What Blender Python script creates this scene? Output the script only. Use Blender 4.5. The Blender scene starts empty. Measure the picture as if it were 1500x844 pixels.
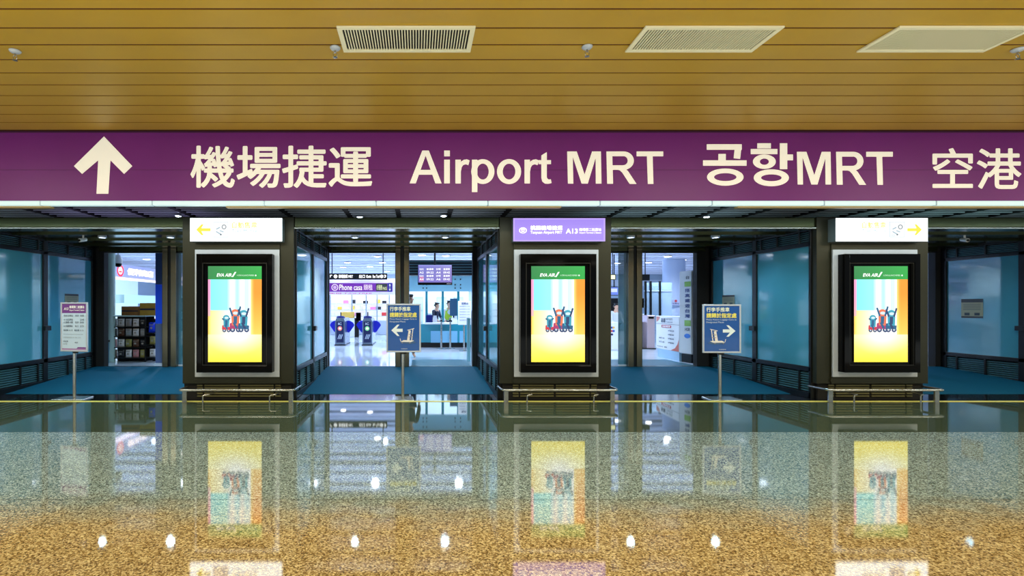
import bpy, bmesh, math, random
from mathutils import Vector, Matrix

random.seed(7)
SC = bpy.context.scene
COL = SC.collection
SC.view_settings.view_transform = 'Standard'
SC.view_settings.look = 'None'
SC.view_settings.exposure = 0.0

# ------------------------------------------------------------------ survey of the place
F, VX, VY, EYE = 750.0, 611.0, 450.0, 1.5          # focal length, vanishing point (1500x844), eye height
def XX(px, Y): return (px - VX) * Y / F
def ZZ(py, Y): return EYE + (VY - py) * Y / F
FRONT, FAR, HF = 8.27, 11.3, 0.19                   # pillar fronts, inner doors, level of the hall floor
PC = [-8.01, -2.89, 2.235, 7.355, 12.47]            # pillar centres
PH = 0.90                                           # half a pillar
CEIL, LINT, SIGNY = 4.05, 2.955, 7.42

def lin(c):
    c /= 255.0
    return c / 12.92 if c <= 0.04045 else ((c + 0.055) / 1.055) ** 2.4
def rgb(r, g, b): return (lin(r), lin(g), lin(b), 1.0)

# ------------------------------------------------------------------ materials
MATS = {}
def mat(name, col, rough=0.5, metal=0.0, emit=0.0, ecol=None, noise=0.0, nscale=8.0, spec=0.5, bump=0.0, coat=0.0, trans=0.0, alpha=1.0):
    if name in MATS: return MATS[name]
    m = bpy.data.materials.new(name); m.use_nodes = True
    nt = m.node_tree; b = nt.nodes['Principled BSDF']
    b.inputs['Base Color'].default_value = col
    b.inputs['Roughness'].default_value = rough
    b.inputs['Metallic'].default_value = metal
    b.inputs['Specular IOR Level'].default_value = spec
    b.inputs['Coat Weight'].default_value = coat
    b.inputs['Coat Roughness'].default_value = 0.04
    b.inputs['Transmission Weight'].default_value = trans
    b.inputs['Alpha'].default_value = alpha
    if emit:
        b.inputs['Emission Color'].default_value = ecol or col
        b.inputs['Emission Strength'].default_value = emit
    if noise or bump:
        tc = nt.nodes.new('ShaderNodeTexCoord'); nz = nt.nodes.new('ShaderNodeTexNoise')
        nz.inputs['Scale'].default_value = nscale; nz.inputs['Detail'].default_value = 4
        nt.links.new(tc.outputs['Object'], nz.inputs['Vector'])
        if noise:
            r = nt.nodes.new('ShaderNodeValToRGB')
            r.color_ramp.elements[0].position = 0.3; r.color_ramp.elements[1].position = 0.7
            r.color_ramp.elements[0].color = [c * (1 - noise) for c in col[:3]] + [1]
            r.color_ramp.elements[1].color = [min(1, c * (1 + noise)) for c in col[:3]] + [1]
            nt.links.new(nz.outputs['Fac'], r.inputs['Fac']); nt.links.new(r.outputs['Color'], b.inputs['Base Color'])
        if bump:
            bp = nt.nodes.new('ShaderNodeBump'); bp.inputs['Strength'].default_value = bump; bp.inputs['Distance'].default_value = 0.01
            nt.links.new(nz.outputs['Fac'], bp.inputs['Height']); nt.links.new(bp.outputs['Normal'], b.inputs['Normal'])
    MATS[name] = m
    return m

def paint_mat(emit=0.0, rough=0.45, coat=0.0):
    k = 'printed_%.2f_%.2f_%.2f' % (emit, rough, coat)
    if k in MATS: return MATS[k]
    m = mat(k, (1, 1, 1, 1), rough, coat=coat)
    nt = m.node_tree; b = nt.nodes['Principled BSDF']
    a = nt.nodes.new('ShaderNodeVertexColor'); a.layer_name = 'Col'
    if emit:
        b.inputs['Base Color'].default_value = (0.02, 0.02, 0.02, 1)
        nt.links.new(a.outputs['Color'], b.inputs['Emission Color']); b.inputs['Emission Strength'].default_value = emit
    else:
        nt.links.new(a.outputs['Color'], b.inputs['Base Color'])
    return m

def granite(name, near, far=None, rough=0.03, spec=0.9, ior=2.05, y0=3.3, y1=4.2):
    m = bpy.data.materials.new(name); m.use_nodes = True
    nt = m.node_tree; b = nt.nodes['Principled BSDF']; L = nt.links.new
    tc = nt.nodes.new('ShaderNodeTexCoord')
    vo = nt.nodes.new('ShaderNodeTexVoronoi'); vo.inputs['Scale'].default_value = 105
    n1 = nt.nodes.new('ShaderNodeTexNoise'); n1.inputs['Scale'].default_value = 55; n1.inputs['Detail'].default_value = 6; n1.inputs['Roughness'].default_value = 0.75
    n2 = nt.nodes.new('ShaderNodeTexNoise'); n2.inputs['Scale'].default_value = 5; n2.inputs['Detail'].default_value = 3
    for n in (vo, n1, n2): L(tc.outputs['Object'], n.inputs['Vector'])
    hs = nt.nodes.new('ShaderNodeSeparateColor'); L(vo.outputs['Color'], hs.inputs['Color'])
    mx = nt.nodes.new('ShaderNodeMath'); mx.operation = 'MULTIPLY_ADD'; mx.inputs[1].default_value = 0.34
    L(hs.outputs['Red'], mx.inputs[0])
    ad = nt.nodes.new('ShaderNodeMath'); ad.operation = 'MULTIPLY'; ad.inputs[1].default_value = 0.70; L(n1.outputs['Fac'], ad.inputs[0])
    L(ad.outputs[0], mx.inputs[2])
    outs = []
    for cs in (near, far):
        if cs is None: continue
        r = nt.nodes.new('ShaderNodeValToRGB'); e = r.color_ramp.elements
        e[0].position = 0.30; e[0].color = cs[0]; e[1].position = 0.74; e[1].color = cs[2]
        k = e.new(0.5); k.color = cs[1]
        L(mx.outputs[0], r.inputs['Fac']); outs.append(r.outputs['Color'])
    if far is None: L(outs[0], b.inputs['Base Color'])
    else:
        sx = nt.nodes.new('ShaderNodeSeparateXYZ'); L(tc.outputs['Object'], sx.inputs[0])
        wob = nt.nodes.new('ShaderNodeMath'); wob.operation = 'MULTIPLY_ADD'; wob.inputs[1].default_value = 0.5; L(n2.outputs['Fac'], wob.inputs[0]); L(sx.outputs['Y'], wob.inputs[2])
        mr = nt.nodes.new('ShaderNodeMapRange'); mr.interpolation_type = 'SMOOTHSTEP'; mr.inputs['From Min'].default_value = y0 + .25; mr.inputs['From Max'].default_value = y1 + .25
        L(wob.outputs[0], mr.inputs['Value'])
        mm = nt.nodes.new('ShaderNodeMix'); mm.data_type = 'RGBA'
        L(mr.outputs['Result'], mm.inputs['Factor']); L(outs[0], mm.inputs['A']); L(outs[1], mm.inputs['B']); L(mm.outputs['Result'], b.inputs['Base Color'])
    b.inputs['IOR'].default_value = ior; b.inputs['Specular IOR Level'].default_value = spec
    rr = nt.nodes.new('ShaderNodeMapRange'); rr.inputs['To Min'].default_value = rough * 0.4; rr.inputs['To Max'].default_value = rough * 1.8
    L(n1.outputs['Fac'], rr.inputs['Value']); L(rr.outputs['Result'], b.inputs['Roughness'])
    bp = nt.nodes.new('ShaderNodeBump'); bp.inputs['Strength'].default_value = 0.008; bp.inputs['Distance'].default_value = 0.004
    L(n1.outputs['Fac'], bp.inputs['Height']); L(bp.outputs['Normal'], b.inputs['Normal'])
    return m

M = dict(
    bronze=mat('bronze_cladding', rgb(47, 48, 33), 0.36, 0.4, noise=0.10, nscale=2.5),
    beam=mat('olive_metal', rgb(70, 78, 52), 0.22, 0.7, noise=0.08, nscale=2),
    black=mat('black_metal', rgb(17, 19, 21), 0.35, 0.3),
    gloss=mat('black_glass', rgb(6, 6, 7), 0.06, 0.0, spec=0.10),
    matt=mat('matt_black', rgb(14, 14, 15), 0.8),
    grey=mat('grey_surround', rgb(196, 205, 216), 0.4, 0.15, noise=0.04),
    steel=mat('brushed_steel', rgb(186, 188, 186), 0.24, 0.9, noise=0.05, nscale=20),
    alu=mat('silver_aluminium', rgb(196, 206, 220), 0.35, 0.2),
    postm=mat('bronze_post', rgb(120, 112, 92), 0.2, 0.85, noise=0.12, nscale=1.5),
    white=mat('white_plastic', rgb(235, 238, 240), 0.4),
    cream=mat('cream_paint', rgb(246, 240, 205), 0.45),
    plank=mat('golden_ceiling_plank', rgb(192, 153, 36), 0.42, 0.0, noise=0.045, nscale=1.7),
    gap=mat('plank_shadow_gap', rgb(78, 22, 12), 0.95),
    purple=mat('purple_sign_vinyl', rgb(116, 26, 128), 0.38, noise=0.05, nscale=1.3),
    letter=mat('cream_letter_glow', rgb(252, 248, 236), 0.5, emit=0.28),  # slight glow added to brighten the letters
    carpet=mat('teal_ramp_carpet', rgb(5, 80, 106), 0.7, noise=0.22, nscale=90, bump=0.2, spec=0.15),
    mat_=mat('dark_teal_mat', rgb(18, 92, 110), 0.35, noise=0.15, nscale=60),
    frost=mat('frosted_teal_glass', rgb(72, 146, 168), 0.06, 0.0, noise=0.08, nscale=0.9, spec=0.8),
    slat=mat('teal_slat', rgb(74, 118, 128), 0.4, 0.3),
    hallfloor=mat('white_hall_floor', rgb(212, 226, 240), 0.05, noise=0.05, nscale=1.5, spec=0.8),
    hallwall=mat('pale_hall_wall', rgb(196, 212, 228), 0.6),
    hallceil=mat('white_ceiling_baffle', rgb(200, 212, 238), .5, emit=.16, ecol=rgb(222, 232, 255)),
    hallgap=mat('blue_grey_ceiling', rgb(84, 104, 146), 0.6),
    tube=mat('cool_light_diffuser', rgb(190, 215, 215), 0.5, emit=.62, ecol=rgb(206, 238, 240)),
    lamp=mat('lamp_lens', rgb(250, 252, 255), 0.4, emit=22.0, ecol=(0.85, 0.93, 1, 1)),
    lampw=mat('warm_tube', rgb(255, 250, 235), 0.4, emit=9.0, ecol=(1, 0.95, 0.82, 1)),
    lamph=mat('hall_lamp_lens', rgb(250, 252, 255), 0.4, emit=14.0, ecol=(0.9, 0.95, 1, 1)),
    trimy=mat('brass_floor_trim', rgb(225, 215, 110), 0.35, 0.2, emit=0.12),
    beige=mat('beige_trim', rgb(176, 150, 98), 0.5),
    darkfl=mat('black_threshold_stone', rgb(16, 20, 24), 0.08, noise=0.3, nscale=50, spec=0.8),
    glassleaf=mat('blue_tinted_glass', rgb(60, 130, 150), 0.03, 0.0, trans=0.0, alpha=0.62, spec=0.7),
    blue=mat('blue_fan_flap', rgb(20, 30, 205), 0.3),
    bluecap=mat('dark_blue_cap', rgb(18, 34, 120), 0.3),
    gate=mat('gate_housing', rgb(128, 146, 168), 0.25, 0.6),
    teal=mat('teal_counter_glass', rgb(44, 138, 158), 0.15, noise=0.06, nscale=2),
    paleglass=mat('pale_blue_glass_band', rgb(150, 205, 222), 0.12),
    skin=mat('skin', rgb(226, 178, 150), 0.6),
    hair=mat('black_hair', rgb(20, 17, 18), 0.5),
    vest=mat('yellow_green_vest', rgb(190, 214, 60), 0.7),
    shirt=mat('white_shirt', rgb(226, 232, 240), 0.7),
    navy=mat('navy_cloth', rgb(28, 36, 62), 0.8),
    greycloth=mat('dark_grey_cloth', rgb(52, 56, 66), 0.8),
    carton=mat('brown_carton', rgb(132, 92, 44), 0.8, noise=0.1, nscale=9),
    carton2=mat('golden_carton', rgb(168, 138, 48), 0.8, noise=0.1, nscale=9),
    skyblue=mat('blue_post_glow', rgb(12, 70, 235), 0.25, emit=0.15),
)

# ------------------------------------------------------------------ mesh builder
class MB:
    def __init__(s): s.v = []; s.f = []
    def add(s, vs, fs):
        n = len(s.v); s.v += [tuple(v) for v in vs]; s.f += [tuple(i + n for i in f) for f in fs]; return s
    def box(s, x0, x1, y0, y1, z0, z1):
        x0, x1 = min(x0, x1), max(x0, x1); y0, y1 = min(y0, y1), max(y0, y1); z0, z1 = min(z0, z1), max(z0, z1)
        return s.add([(x0,y0,z0),(x1,y0,z0),(x1,y1,z0),(x0,y1,z0),(x0,y0,z1),(x1,y0,z1),(x1,y1,z1),(x0,y1,z1)],
                     [(0,3,2,1),(4,5,6,7),(0,1,5,4),(1,2,6,5),(2,3,7,6),(3,0,4,7)])
    def hexa(s, p):   # 8 corners, bottom ring then top ring
        return s.add(p, [(0,3,2,1),(4,5,6,7),(0,1,5,4),(1,2,6,5),(2,3,7,6),(3,0,4,7)])
    def frame(s, x0, x1, z0, z1, w, y0, y1, wb=None):   # picture frame in an XZ plane
        wb = w if wb is None else wb
        s.box(x0, x1, y0, y1, z1 - w, z1); s.box(x0, x1, y0, y1, z0, z0 + wb)
        s.box(x0, x0 + w, y0, y1, z0 + wb, z1 - w); s.box(x1 - w, x1, y0, y1, z0 + wb, z1 - w); return s
    def cyl(s, p0, p1, r0, r1=None, n=16):
        r1 = r0 if r1 is None else r1
        p0, p1 = Vector(p0), Vector(p1); d = (p1 - p0).normalized()
        a = d.orthogonal().normalized(); b = d.cross(a)
        vs = []
        for p, r in ((p0, r0), (p1, r1)):
            vs += [p + (a * math.cos(2*math.pi*i/n) + b * math.sin(2*math.pi*i/n)) * r for i in range(n)]
        fs = [(i, (i+1) % n, n + (i+1) % n, n + i) for i in range(n)] + [tuple(range(n))[::-1], tuple(range(n, 2*n))]
        return s.add(vs, fs)
    def tube(s, pts, r, n=10):
        pts = [Vector(p) for p in pts]; vs = []; fs = []
        prev = None
        for i, p in enumerate(pts):
            d = (pts[min(i+1, len(pts)-1)] - pts[max(i-1, 0)]).normalized()
            a = (d.orthogonal() if prev is None else prev - d * prev.dot(d)).normalized(); prev = a
            b = d.cross(a)
            vs += [p + (a * math.cos(2*math.pi*k/n) + b * math.sin(2*math.pi*k/n)) * r for k in range(n)]
        for i in range(len(pts) - 1):
            fs += [(i*n+k, i*n+(k+1) % n, (i+1)*n+(k+1) % n, (i+1)*n+k) for k in range(n)]
        fs += [tuple(range(n))[::-1], tuple(range((len(pts)-1)*n, len(pts)*n))]
        return s.add(vs, fs)
    def lathe(s, prof, c, n=20):   # (r, z) profile about a vertical axis
        vs = []; fs = []
        for r, z in prof: vs += [(c[0] + r*math.cos(2*math.pi*i/n), c[1] + r*math.sin(2*math.pi*i/n), c[2] + z) for i in range(n)]
        for j in range(len(prof) - 1):
            fs += [(j*n+i, j*n+(i+1) % n, (j+1)*n+(i+1) % n, (j+1)*n+i) for i in range(n)]
        fs += [tuple(range(n))[::-1], tuple(range((len(prof)-1)*n, len(prof)*n))]
        return s.add(vs, fs)
    def prism(s, poly, o, u, v, depth):   # polygon in the plane o + a u + b v pushed along u x v
        o, u, v = Vector(o), Vector(u), Vector(v); w = u.cross(v).normalized() * depth; n = len(poly)
        vs = [o + u*a + v*b for a, b in poly] + [o + u*a + v*b + w for a, b in poly]
        fs = [tuple(range(n))[::-1], tuple(range(n, 2*n))] + [(i, (i+1) % n, n + (i+1) % n, n + i) for i in range(n)]
        return s.add(vs, fs)
    def build(s, name, material, parent=None, bevel=0.0, smooth=False, seg=2):
        me = bpy.data.meshes.new(name); bm = bmesh.new()
        off = world_loc(parent)
        vs = [bm.verts.new(Vector(p) - off) for p in s.v]
        for f in s.f:
            try: bm.faces.new([vs[i] for i in f])
            except ValueError: pass
        bmesh.ops.recalc_face_normals(bm, faces=bm.faces)
        if bevel:
            es = [e for e in bm.edges if len(e.link_faces) == 2 and e.calc_face_angle(0) > 0.6]
            bmesh.ops.bevel(bm, geom=es, offset=bevel, segments=seg, profile=0.5, affect='EDGES', clamp_overlap=True)
        bm.to_mesh(me); bm.free()
        if smooth:
            me.shade_smooth(); me.set_sharp_from_angle(angle=math.radians(40))
        me.materials.append(material)
        o = bpy.data.objects.new(name, me); COL.objects.link(o)
        if parent: o.parent = parent
        return o

def world_loc(p):
    v = Vector((0, 0, 0))
    while p: v += p.location; p = p.parent
    return v

# ------------------------------------------------------------------ flat printed work (lettering, pictograms, printed faces)
TXT = {}
def text_geo(s, offset=0.0, shear=0.0, align='LEFT'):
    k = (s, offset, shear, align)
    if k in TXT: return TXT[k]
    c = bpy.data.curves.new('lettering', 'FONT'); c.body = s; c.offset = offset; c.shear = shear; c.resolution_u = 4; c.align_x = align
    o = bpy.data.objects.new('lettering', c); COL.objects.link(o)
    dg = bpy.context.evaluated_depsgraph_get()
    me = bpy.data.meshes.new_from_object(o.evaluated_get(dg))
    vs = [(v.co.x, v.co.y) for v in me.vertices]; fs = [tuple(p.vertices) for p in me.polygons]
    bpy.data.objects.remove(o); bpy.data.curves.remove(c); bpy.data.meshes.remove(me)
    TXT[k] = (vs, fs); return TXT[k]

class Flat:
    def __init__(s, o, u, v):
        s.o, s.u, s.v = Vector(o), Vector(u), Vector(v); s.n = s.u.cross(s.v).normalized()
        s.vs = []; s.fs = []; s.cs = []; s.k = 0
    def _put(s, pts, faces, col, lift=None):
        s.k += 1; n = len(s.vs); d = s.n * (0.0006 * s.k if lift is None else lift)
        s.vs += [s.o + s.u*a + s.v*b + d for a, b in pts]
        for f in faces: s.fs.append(tuple(i + n for i in f)); s.cs.append(col)
        return s
    def poly(s, pts, col): return s._put(pts, [tuple(range(len(pts)))], col)
    def rect(s, a0, a1, b0, b1, col): return s.poly([(a0, b0), (a1, b0), (a1, b1), (a0, b1)], col)
    def disc(s, a, b, r, col, ry=None, n=20):
        ry = r if ry is None else ry
        return s.poly([(a + r*math.cos(2*math.pi*i/n), b + ry*math.sin(2*math.pi*i/n)) for i in range(n)], col)
    def ring(s, a, b, r, w, col, n=24, ry=None):
        ry = r if ry is None else ry
        pts = [(a + r*math.cos(2*math.pi*i/n), b + ry*math.sin(2*math.pi*i/n)) for i in range(n)]
        pts += [(a + (r-w)*math.cos(2*math.pi*i/n), b + (ry-w)*math.sin(2*math.pi*i/n)) for i in range(n)]
        return s._put(pts, [(i, (i+1) % n, n+(i+1) % n, n+i) for i in range(n)], col)
    def text(s, t, a0, a1, b0, b1, col, offset=0.0, shear=0.0):
        vs, fs = text_geo(t, 0.0, shear)
        if not vs: return s
        e = offset
        x0, x1 = min(p[0] for p in vs) - e, max(p[0] for p in vs) + e; y0, y1 = min(p[1] for p in vs) - e, max(p[1] for p in vs) + e
        s.k += 1; q = 0
        nst = (8 if e else 0)
        for i in range(nst + 1):     # heavier weights: the outline struck again just beside itself
            ex, ey = (0, 0) if i == nst else (e * math.cos(2*math.pi*i/nst), e * math.sin(2*math.pi*i/nst))
            s._put([(a0 + (x+ex-x0)/(x1-x0)*(a1-a0), b0 + (y+ey-y0)/max(1e-6, y1-y0)*(b1-b0)) for x, y in vs], fs, col, lift=0.0006*s.k + 0.00004*i); s.k -= 1
        return s
    def line(s, p, q, w, col):
        d = (Vector(q) - Vector(p)); n = Vector((-d.y, d.x)).normalized() * w / 2; p, q = Vector(p), Vector(q)
        return s.poly([tuple(p+n), tuple(p-n), tuple(q-n), tuple(q+n)], col)
    def grid(s, a0, a1, b0, b1, na, nb, fn):   # a picture: one colour per cell
        s.k += 1; n = len(s.vs); d = s.n * 0.0006 * s.k
        for j in range(nb + 1):
            for i in range(na + 1): s.vs.append(s.o + s.u*(a0 + (a1-a0)*i/na) + s.v*(b0 + (b1-b0)*j/nb) + d)
        for j in range(nb):
            for i in range(na):
                q = n + j*(na+1) + i
                s.fs.append((q, q+1, q+na+2, q+na+1)); s.cs.append(fn((i+.5)/na, (j+.5)/nb))
        return s
    def build(s, name, parent=None, emit=0.0, rough=0.45, coat=0.0, material=None):
        me = bpy.data.meshes.new(name); off = world_loc(parent)
        me.from_pydata([v - off for v in s.vs], [], s.fs)
        at = me.color_attributes.new('Col', 'FLOAT_COLOR', 'CORNER')
        for p, c in zip(me.polygons, s.cs):
            for li in p.loop_indices: at.data[li].color = c
        me.materials.append(material or paint_mat(emit, rough, coat))
        o = bpy.data.objects.new(name, me); COL.objects.link(o)
        if parent: o.parent = parent
        return o

# ------------------------------------------------------------------ things
def tag(o, label, cat, group=None, kind=None):
    o['label'] = label; o['category'] = cat
    if group: o['group'] = group
    if kind: o['kind'] = kind
    return o
def thing(name, loc, label, cat, group=None):
    o = bpy.data.objects.new(name, None); o.empty_display_size = 0.1; o.location = loc; COL.objects.link(o)
    return tag(o, label, cat, group)
def struct(name, loc=None, mb=None, material=None, parent=None, **kw):
    if mb is None:
        o = bpy.data.objects.new(name, None); o.empty_display_size = 0.1; o.location = loc or (0, 0, 0); COL.objects.link(o)
    else: o = mb.build(name, material, parent, **kw)
    o['kind'] = 'structure'
    return o
def copy_tree(o, parent=None):
    c = o.copy(); COL.objects.link(c); c.parent = parent
    for ch in list(o.children): copy_tree(ch, c)
    return c
def again(o, loc, label, rz=None):
    c = copy_tree(o); c.location = loc; c['label'] = label
    if rz is not None: c.rotation_euler.z = rz
    return c

W = rgb(255, 255, 255)

# ================================================================== THE CONCOURSE
XL, XR, YB = -15.0, 21.0, -17.0
m_main = granite('granite_painted_light', (rgb(86, 64, 34), rgb(154, 128, 78), rgb(244, 226, 170)), (rgb(62, 76, 74), rgb(112, 130, 126), rgb(206, 226, 220)))  # warm light pool and cool portal reflection painted into the stone colour
m_dark = granite('dark_green_granite', (rgb(48, 58, 44), rgb(66, 78, 60), rgb(92, 106, 86)), rough=0.02)
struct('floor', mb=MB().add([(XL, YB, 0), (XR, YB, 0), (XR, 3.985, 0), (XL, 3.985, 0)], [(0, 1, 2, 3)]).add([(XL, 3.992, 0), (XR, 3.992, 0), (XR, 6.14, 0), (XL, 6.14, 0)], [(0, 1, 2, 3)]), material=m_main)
struct('floor', mb=MB().add([(XL, YB, -.004), (XR, YB, -.004), (XR, 8.1, -.004), (XL, 8.1, -.004)], [(0, 1, 2, 3)]), material=mat('floor_joint', rgb(96, 92, 76), .6))
struct('floor', mb=MB().add([(XL, 6.146, 0), (XR, 6.146, 0), (XR, 8.10, 0), (XL, 8.10, 0)], [(0, 1, 2, 3)]), material=m_dark)
struct('trim_1', mb=MB().box(XL, XR, 8.10, 8.17, -0.05, 0.006), material=M['trimy'])
struct('floor', mb=MB().add([(XL, 8.17, 0), (XR, 8.17, 0), (XR, 8.82, 0), (XL, 8.82, 0)], [(0, 1, 2, 3)]), material=M['darkfl'])

# plank ceiling: a board with shadow gaps, planks 30 cm wide running along X
pk = MB(); SEAM = 4.381; PITCH = 0.2993
for k in range(-72, 11):
    y0 = SEAM + (k - 1) * PITCH + 0.013; y1 = min(SEAM + k * PITCH - 0.013, SIGNY)
    if y1 > y0: pk.box(XL, XR, y0, y1, CEIL, CEIL + 0.005)
struct('ceiling', mb=pk, material=M['plank'])
struct('ceiling', mb=MB().box(XL, XR, YB, SIGNY + 0.1, CEIL + 0.0055, CEIL + 0.06), material=M['gap'])

# ceiling vents
def make_vent():
    x0, x1, y0, y1 = -0.63, 0.63, -0.23, 0.23
    r = thing('ceiling_vent', (0, 0, CEIL), 'white slatted ceiling vent above the word Airport on the purple sign', 'vent', 'white vents in the plank ceiling')
    z = CEIL; f = MB()
    f.box(x0, x1, y0, y0 + .045, z - .02, z - .002); f.box(x0, x1, y1 - .045, y1, z - .02, z - .002)
    f.box(x0, x0 + .045, y0 + .045, y1 - .045, z - .02, z - .002); f.box(x1 - .045, x1, y0 + .045, y1 - .045, z - .02, z - .002)
    f.build('frame', M['cream'], r, bevel=.003)
    s = MB(); n = 44
    for i in range(n):
        x = x0 + .055 + (x1 - x0 - .11) * (i + .5) / n
        s.box(x - .005, x + .005, y0 + .05, y1 - .05, z - .016, z - .003)
    s.build('slats', M['cream'], r)
    MB().box(x0 + .04, x1 - .04, y0 + .04, y1 - .04, z - .0028, z - .0008).build('duct_backing', M['matt'], r)
    return r
vent = make_vent()
vy = 4.86
vent.location = (XX(595.5, vy), vy, CEIL)
again(vent, (XX(1027, vy), vy, CEIL), 'white slatted ceiling vent above the M R T and Korean lettering')
again(vent, (XX(1382, vy), vy, CEIL), 'white slatted ceiling vent at the right, above the last two sign characters')

def make_sprinkler():
    r = thing('ceiling_sprinkler', (0, 0, CEIL), 'small chrome sprinkler head left of the vent above Airport', 'sprinkler', 'sprinkler heads in the plank ceiling')
    MB().lathe([(.052, -.004), (.052, -.012), (.04, -.026), (.018, -.032)], (0, 0, CEIL), 20).build('rosette', M['alu'], r, smooth=True)
    b = MB(); b.cyl((0, 0, CEIL - .03), (0, 0, CEIL - .055), .009)
    b.tube([(-.004, 0, CEIL - .05), (-.02, 0, CEIL - .065), (-.016, 0, CEIL - .085), (0, 0, CEIL - .098)], .004, 6)
    b.tube([(.004, 0, CEIL - .05), (.02, 0, CEIL - .065), (.016, 0, CEIL - .085), (0, 0, CEIL - .098)], .004, 6)
    b.build('sprinkler_body', M['steel'], r, smooth=True)
    MB().lathe([(.02, -.098), (.024, -.102), (.01, -.106)], (0, 0, CEIL), 12).build('deflector', M['steel'], r)
    return r
spr = make_sprinkler(); spr.location = (XX(491, 5.02), 5.02, CEIL)
again(spr, (XX(860, 5.0), 5.0, CEIL), 'small chrome sprinkler head left of the vent above the Korean lettering')
again(spr, (XX(22, 5.08), 5.08, CEIL), 'small chrome sprinkler head alone at the left end of the ceiling')
again(spr, (XX(1491, 5.05), 5.05, CEIL), 'small chrome sprinkler head at the right end, beside the right vent')

# ------------------------------------------------------------------ the long purple sign
zs0 = ZZ(294, SIGNY)
sg = thing('wayfinding_sign', (0, SIGNY, zs0), 'long purple overhead sign with white arrow and Airport MRT lettering', 'sign')
MB().box(XL, XR, SIGNY, SIGNY + .12, zs0, CEIL - .002).build('sign_panel', M['purple'], sg)
MB().box(XL, XR, SIGNY - .003, SIGNY - .0002, ZZ(249.2, SIGNY), ZZ(248.7, SIGNY)).build('panel_seam', mat('purple_seam', rgb(92, 24, 92), .5), sg)
MB().box(XL, XR, SIGNY - .012, SIGNY - .0002, CEIL - .022, CEIL - .004).build('top_trim', mat('dark_plum_trim', rgb(70, 18, 60), .5), sg)
# front letters, laid out on the sign face in metres
k = SIGNY / F
def ax(px): return (px - VX) * k
def az(py): return EYE + (VY - py) * k
def face(y): return Flat((0, y, 0), (1, 0, 0), (0, 0, 1))
LT = W
f = face(SIGNY - .003)
f.poly([(ax(a / 2), az(b / 2)) for a, b in [(305,400),(388,487),(364,510),(324,470),(318,568),(283,568),(288,470),(241,510),(217,487)][::-1]], LT)
f.build('arrow', sg, material=M['letter'])
for t, a0, a1, b0, b1, off in [('機場捷運', 279, 545.5, 275.5, 213.5, .017), ('空港', 1365.5, 1496, 277, 217, .013)]:
    f = face(SIGNY - .003); f.text(t, ax(a0), ax(a1), az(b0), az(b1), LT, off)
    f.build('lettering', sg, material=M['letter'])
class Trace:      # upright sans letters drawn from straight strokes and rings
    def __init__(s, f, fx, fy): s.f, s.fx, s.fy = f, fx, fy
    def put(s, pts, faces):
        s.f._put([(ax(s.fx(x)), az(s.fy(y))) for x, y in pts], faces, LT, lift=.0006 + .00004 * s.f.k)
    def poly(s, *pts): s.put(pts, [tuple(range(len(pts)))])
    def rect(s, x0, y0, x1, y1): s.poly((x0, y0), (x1, y0), (x1, y1), (x0, y1))
    def ring(s, cx, cy, rx, ry, ix, iy, icx=None, t0=0.0, t1=2*math.pi, n=36):
        icx = cx if icx is None else icx
        T_ = [t0 + (t1 - t0) * i / n for i in range(n + 1)]
        o = [(cx + rx*math.cos(t), cy + ry*math.sin(t)) for t in T_]; i_ = [(icx + ix*math.cos(t), cy + iy*math.sin(t)) for t in T_]
        s.put(o + i_, [(k_, k_+1, n+2+k_, n+1+k_) for k_ in range(n)])
def latin_m(g):
    g.poly((138,150),(210,150),(218,566),(148,566)); g.poly((505,150),(575,150),(582,566),(508,566))
    g.poly((188,150),(262,150),(405,566),(325,566)); g.poly((460,150),(532,150),(405,566),(325,566))
def latin_r(g):
    g.poly((645,150),(720,150),(732,568),(655,568)); g.rect(700,150,866,212); g.rect(715,329,866,388)
    g.ring(865,269,135,119,55,58,t0=-math.pi/2,t1=math.pi/2)
    g.poly((780,385),(890,372),(925,405),(1035,570),(945,570),(852,428),(820,395))
def latin_t(g): g.rect(1035,150,1380,213); g.poly((1168,210),(1243,210),(1253,570),(1180,570))
f = face(SIGNY - .003); g = Trace(f, lambda x: 590 + x/6.818, lambda y: 205 + y/6.818)
g.poly((195,107),(246,107),(130,435),(68,435)); g.poly((210,107),(260,107),(388,435),(325,435)); g.poly((165,300),(290,300),(305,348),(150,348))
g.rect(413,107,470,165); g.rect(413,198,470,435)
for d in (0, 690):
    g.rect(525+d,198,580+d,436)
    g.poly((562+d,255),(585+d,215),(610+d,199),(640+d,194),(668+d,206),(655+d,254),(628+d,244),(604+d,252),(588+d,275),(580+d,320),(562+d,320))
g.rect(690,198,745,522); g.ring(799,317,116,124,59,80); g.ring(1061,317,121,125,63,79)
g.poly((1383,155),(1438,122),(1438,372),(1444,388),(1458,396),(1478,393),(1486,432),(1450,440),(1418,437),(1392,416),(1383,380)); g.rect(1355,203,1480,243)
f.build('lettering', sg, material=M['letter'])
for fx, fy in ((lambda x: 815 + x/8.8235, lambda y: 205 + y/8.8235), (lambda x: 1167 + (x - 138) * 140.5/1242, lambda y: 222.5 + (y - 150) * 48.2/418)):
    f = face(SIGNY - .003); g = Trace(f, fx, fy); latin_m(g); latin_r(g); latin_t(g); f.build('lettering', sg, material=M['letter'])
f = face(SIGNY - .003); g = Trace(f, lambda x: 1020 + x/5, lambda y: 200 + y/5)
g.rect(75,57,332,98); g.poly((283,57),(332,57),(320,165),(272,160)); g.rect(160,128,215,180); g.rect(48,175,367,215); g.ring(211,298,134,63,82,29)
g.rect(445,50,545,88); g.rect(397,92,593,130); g.ring(497,185,84,53,33,23); g.rect(610,50,665,240); g.rect(660,132,707,175); g.ring(548,303,129,62,75,25)
f.build('lettering', sg, material=M['letter'])
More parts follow.
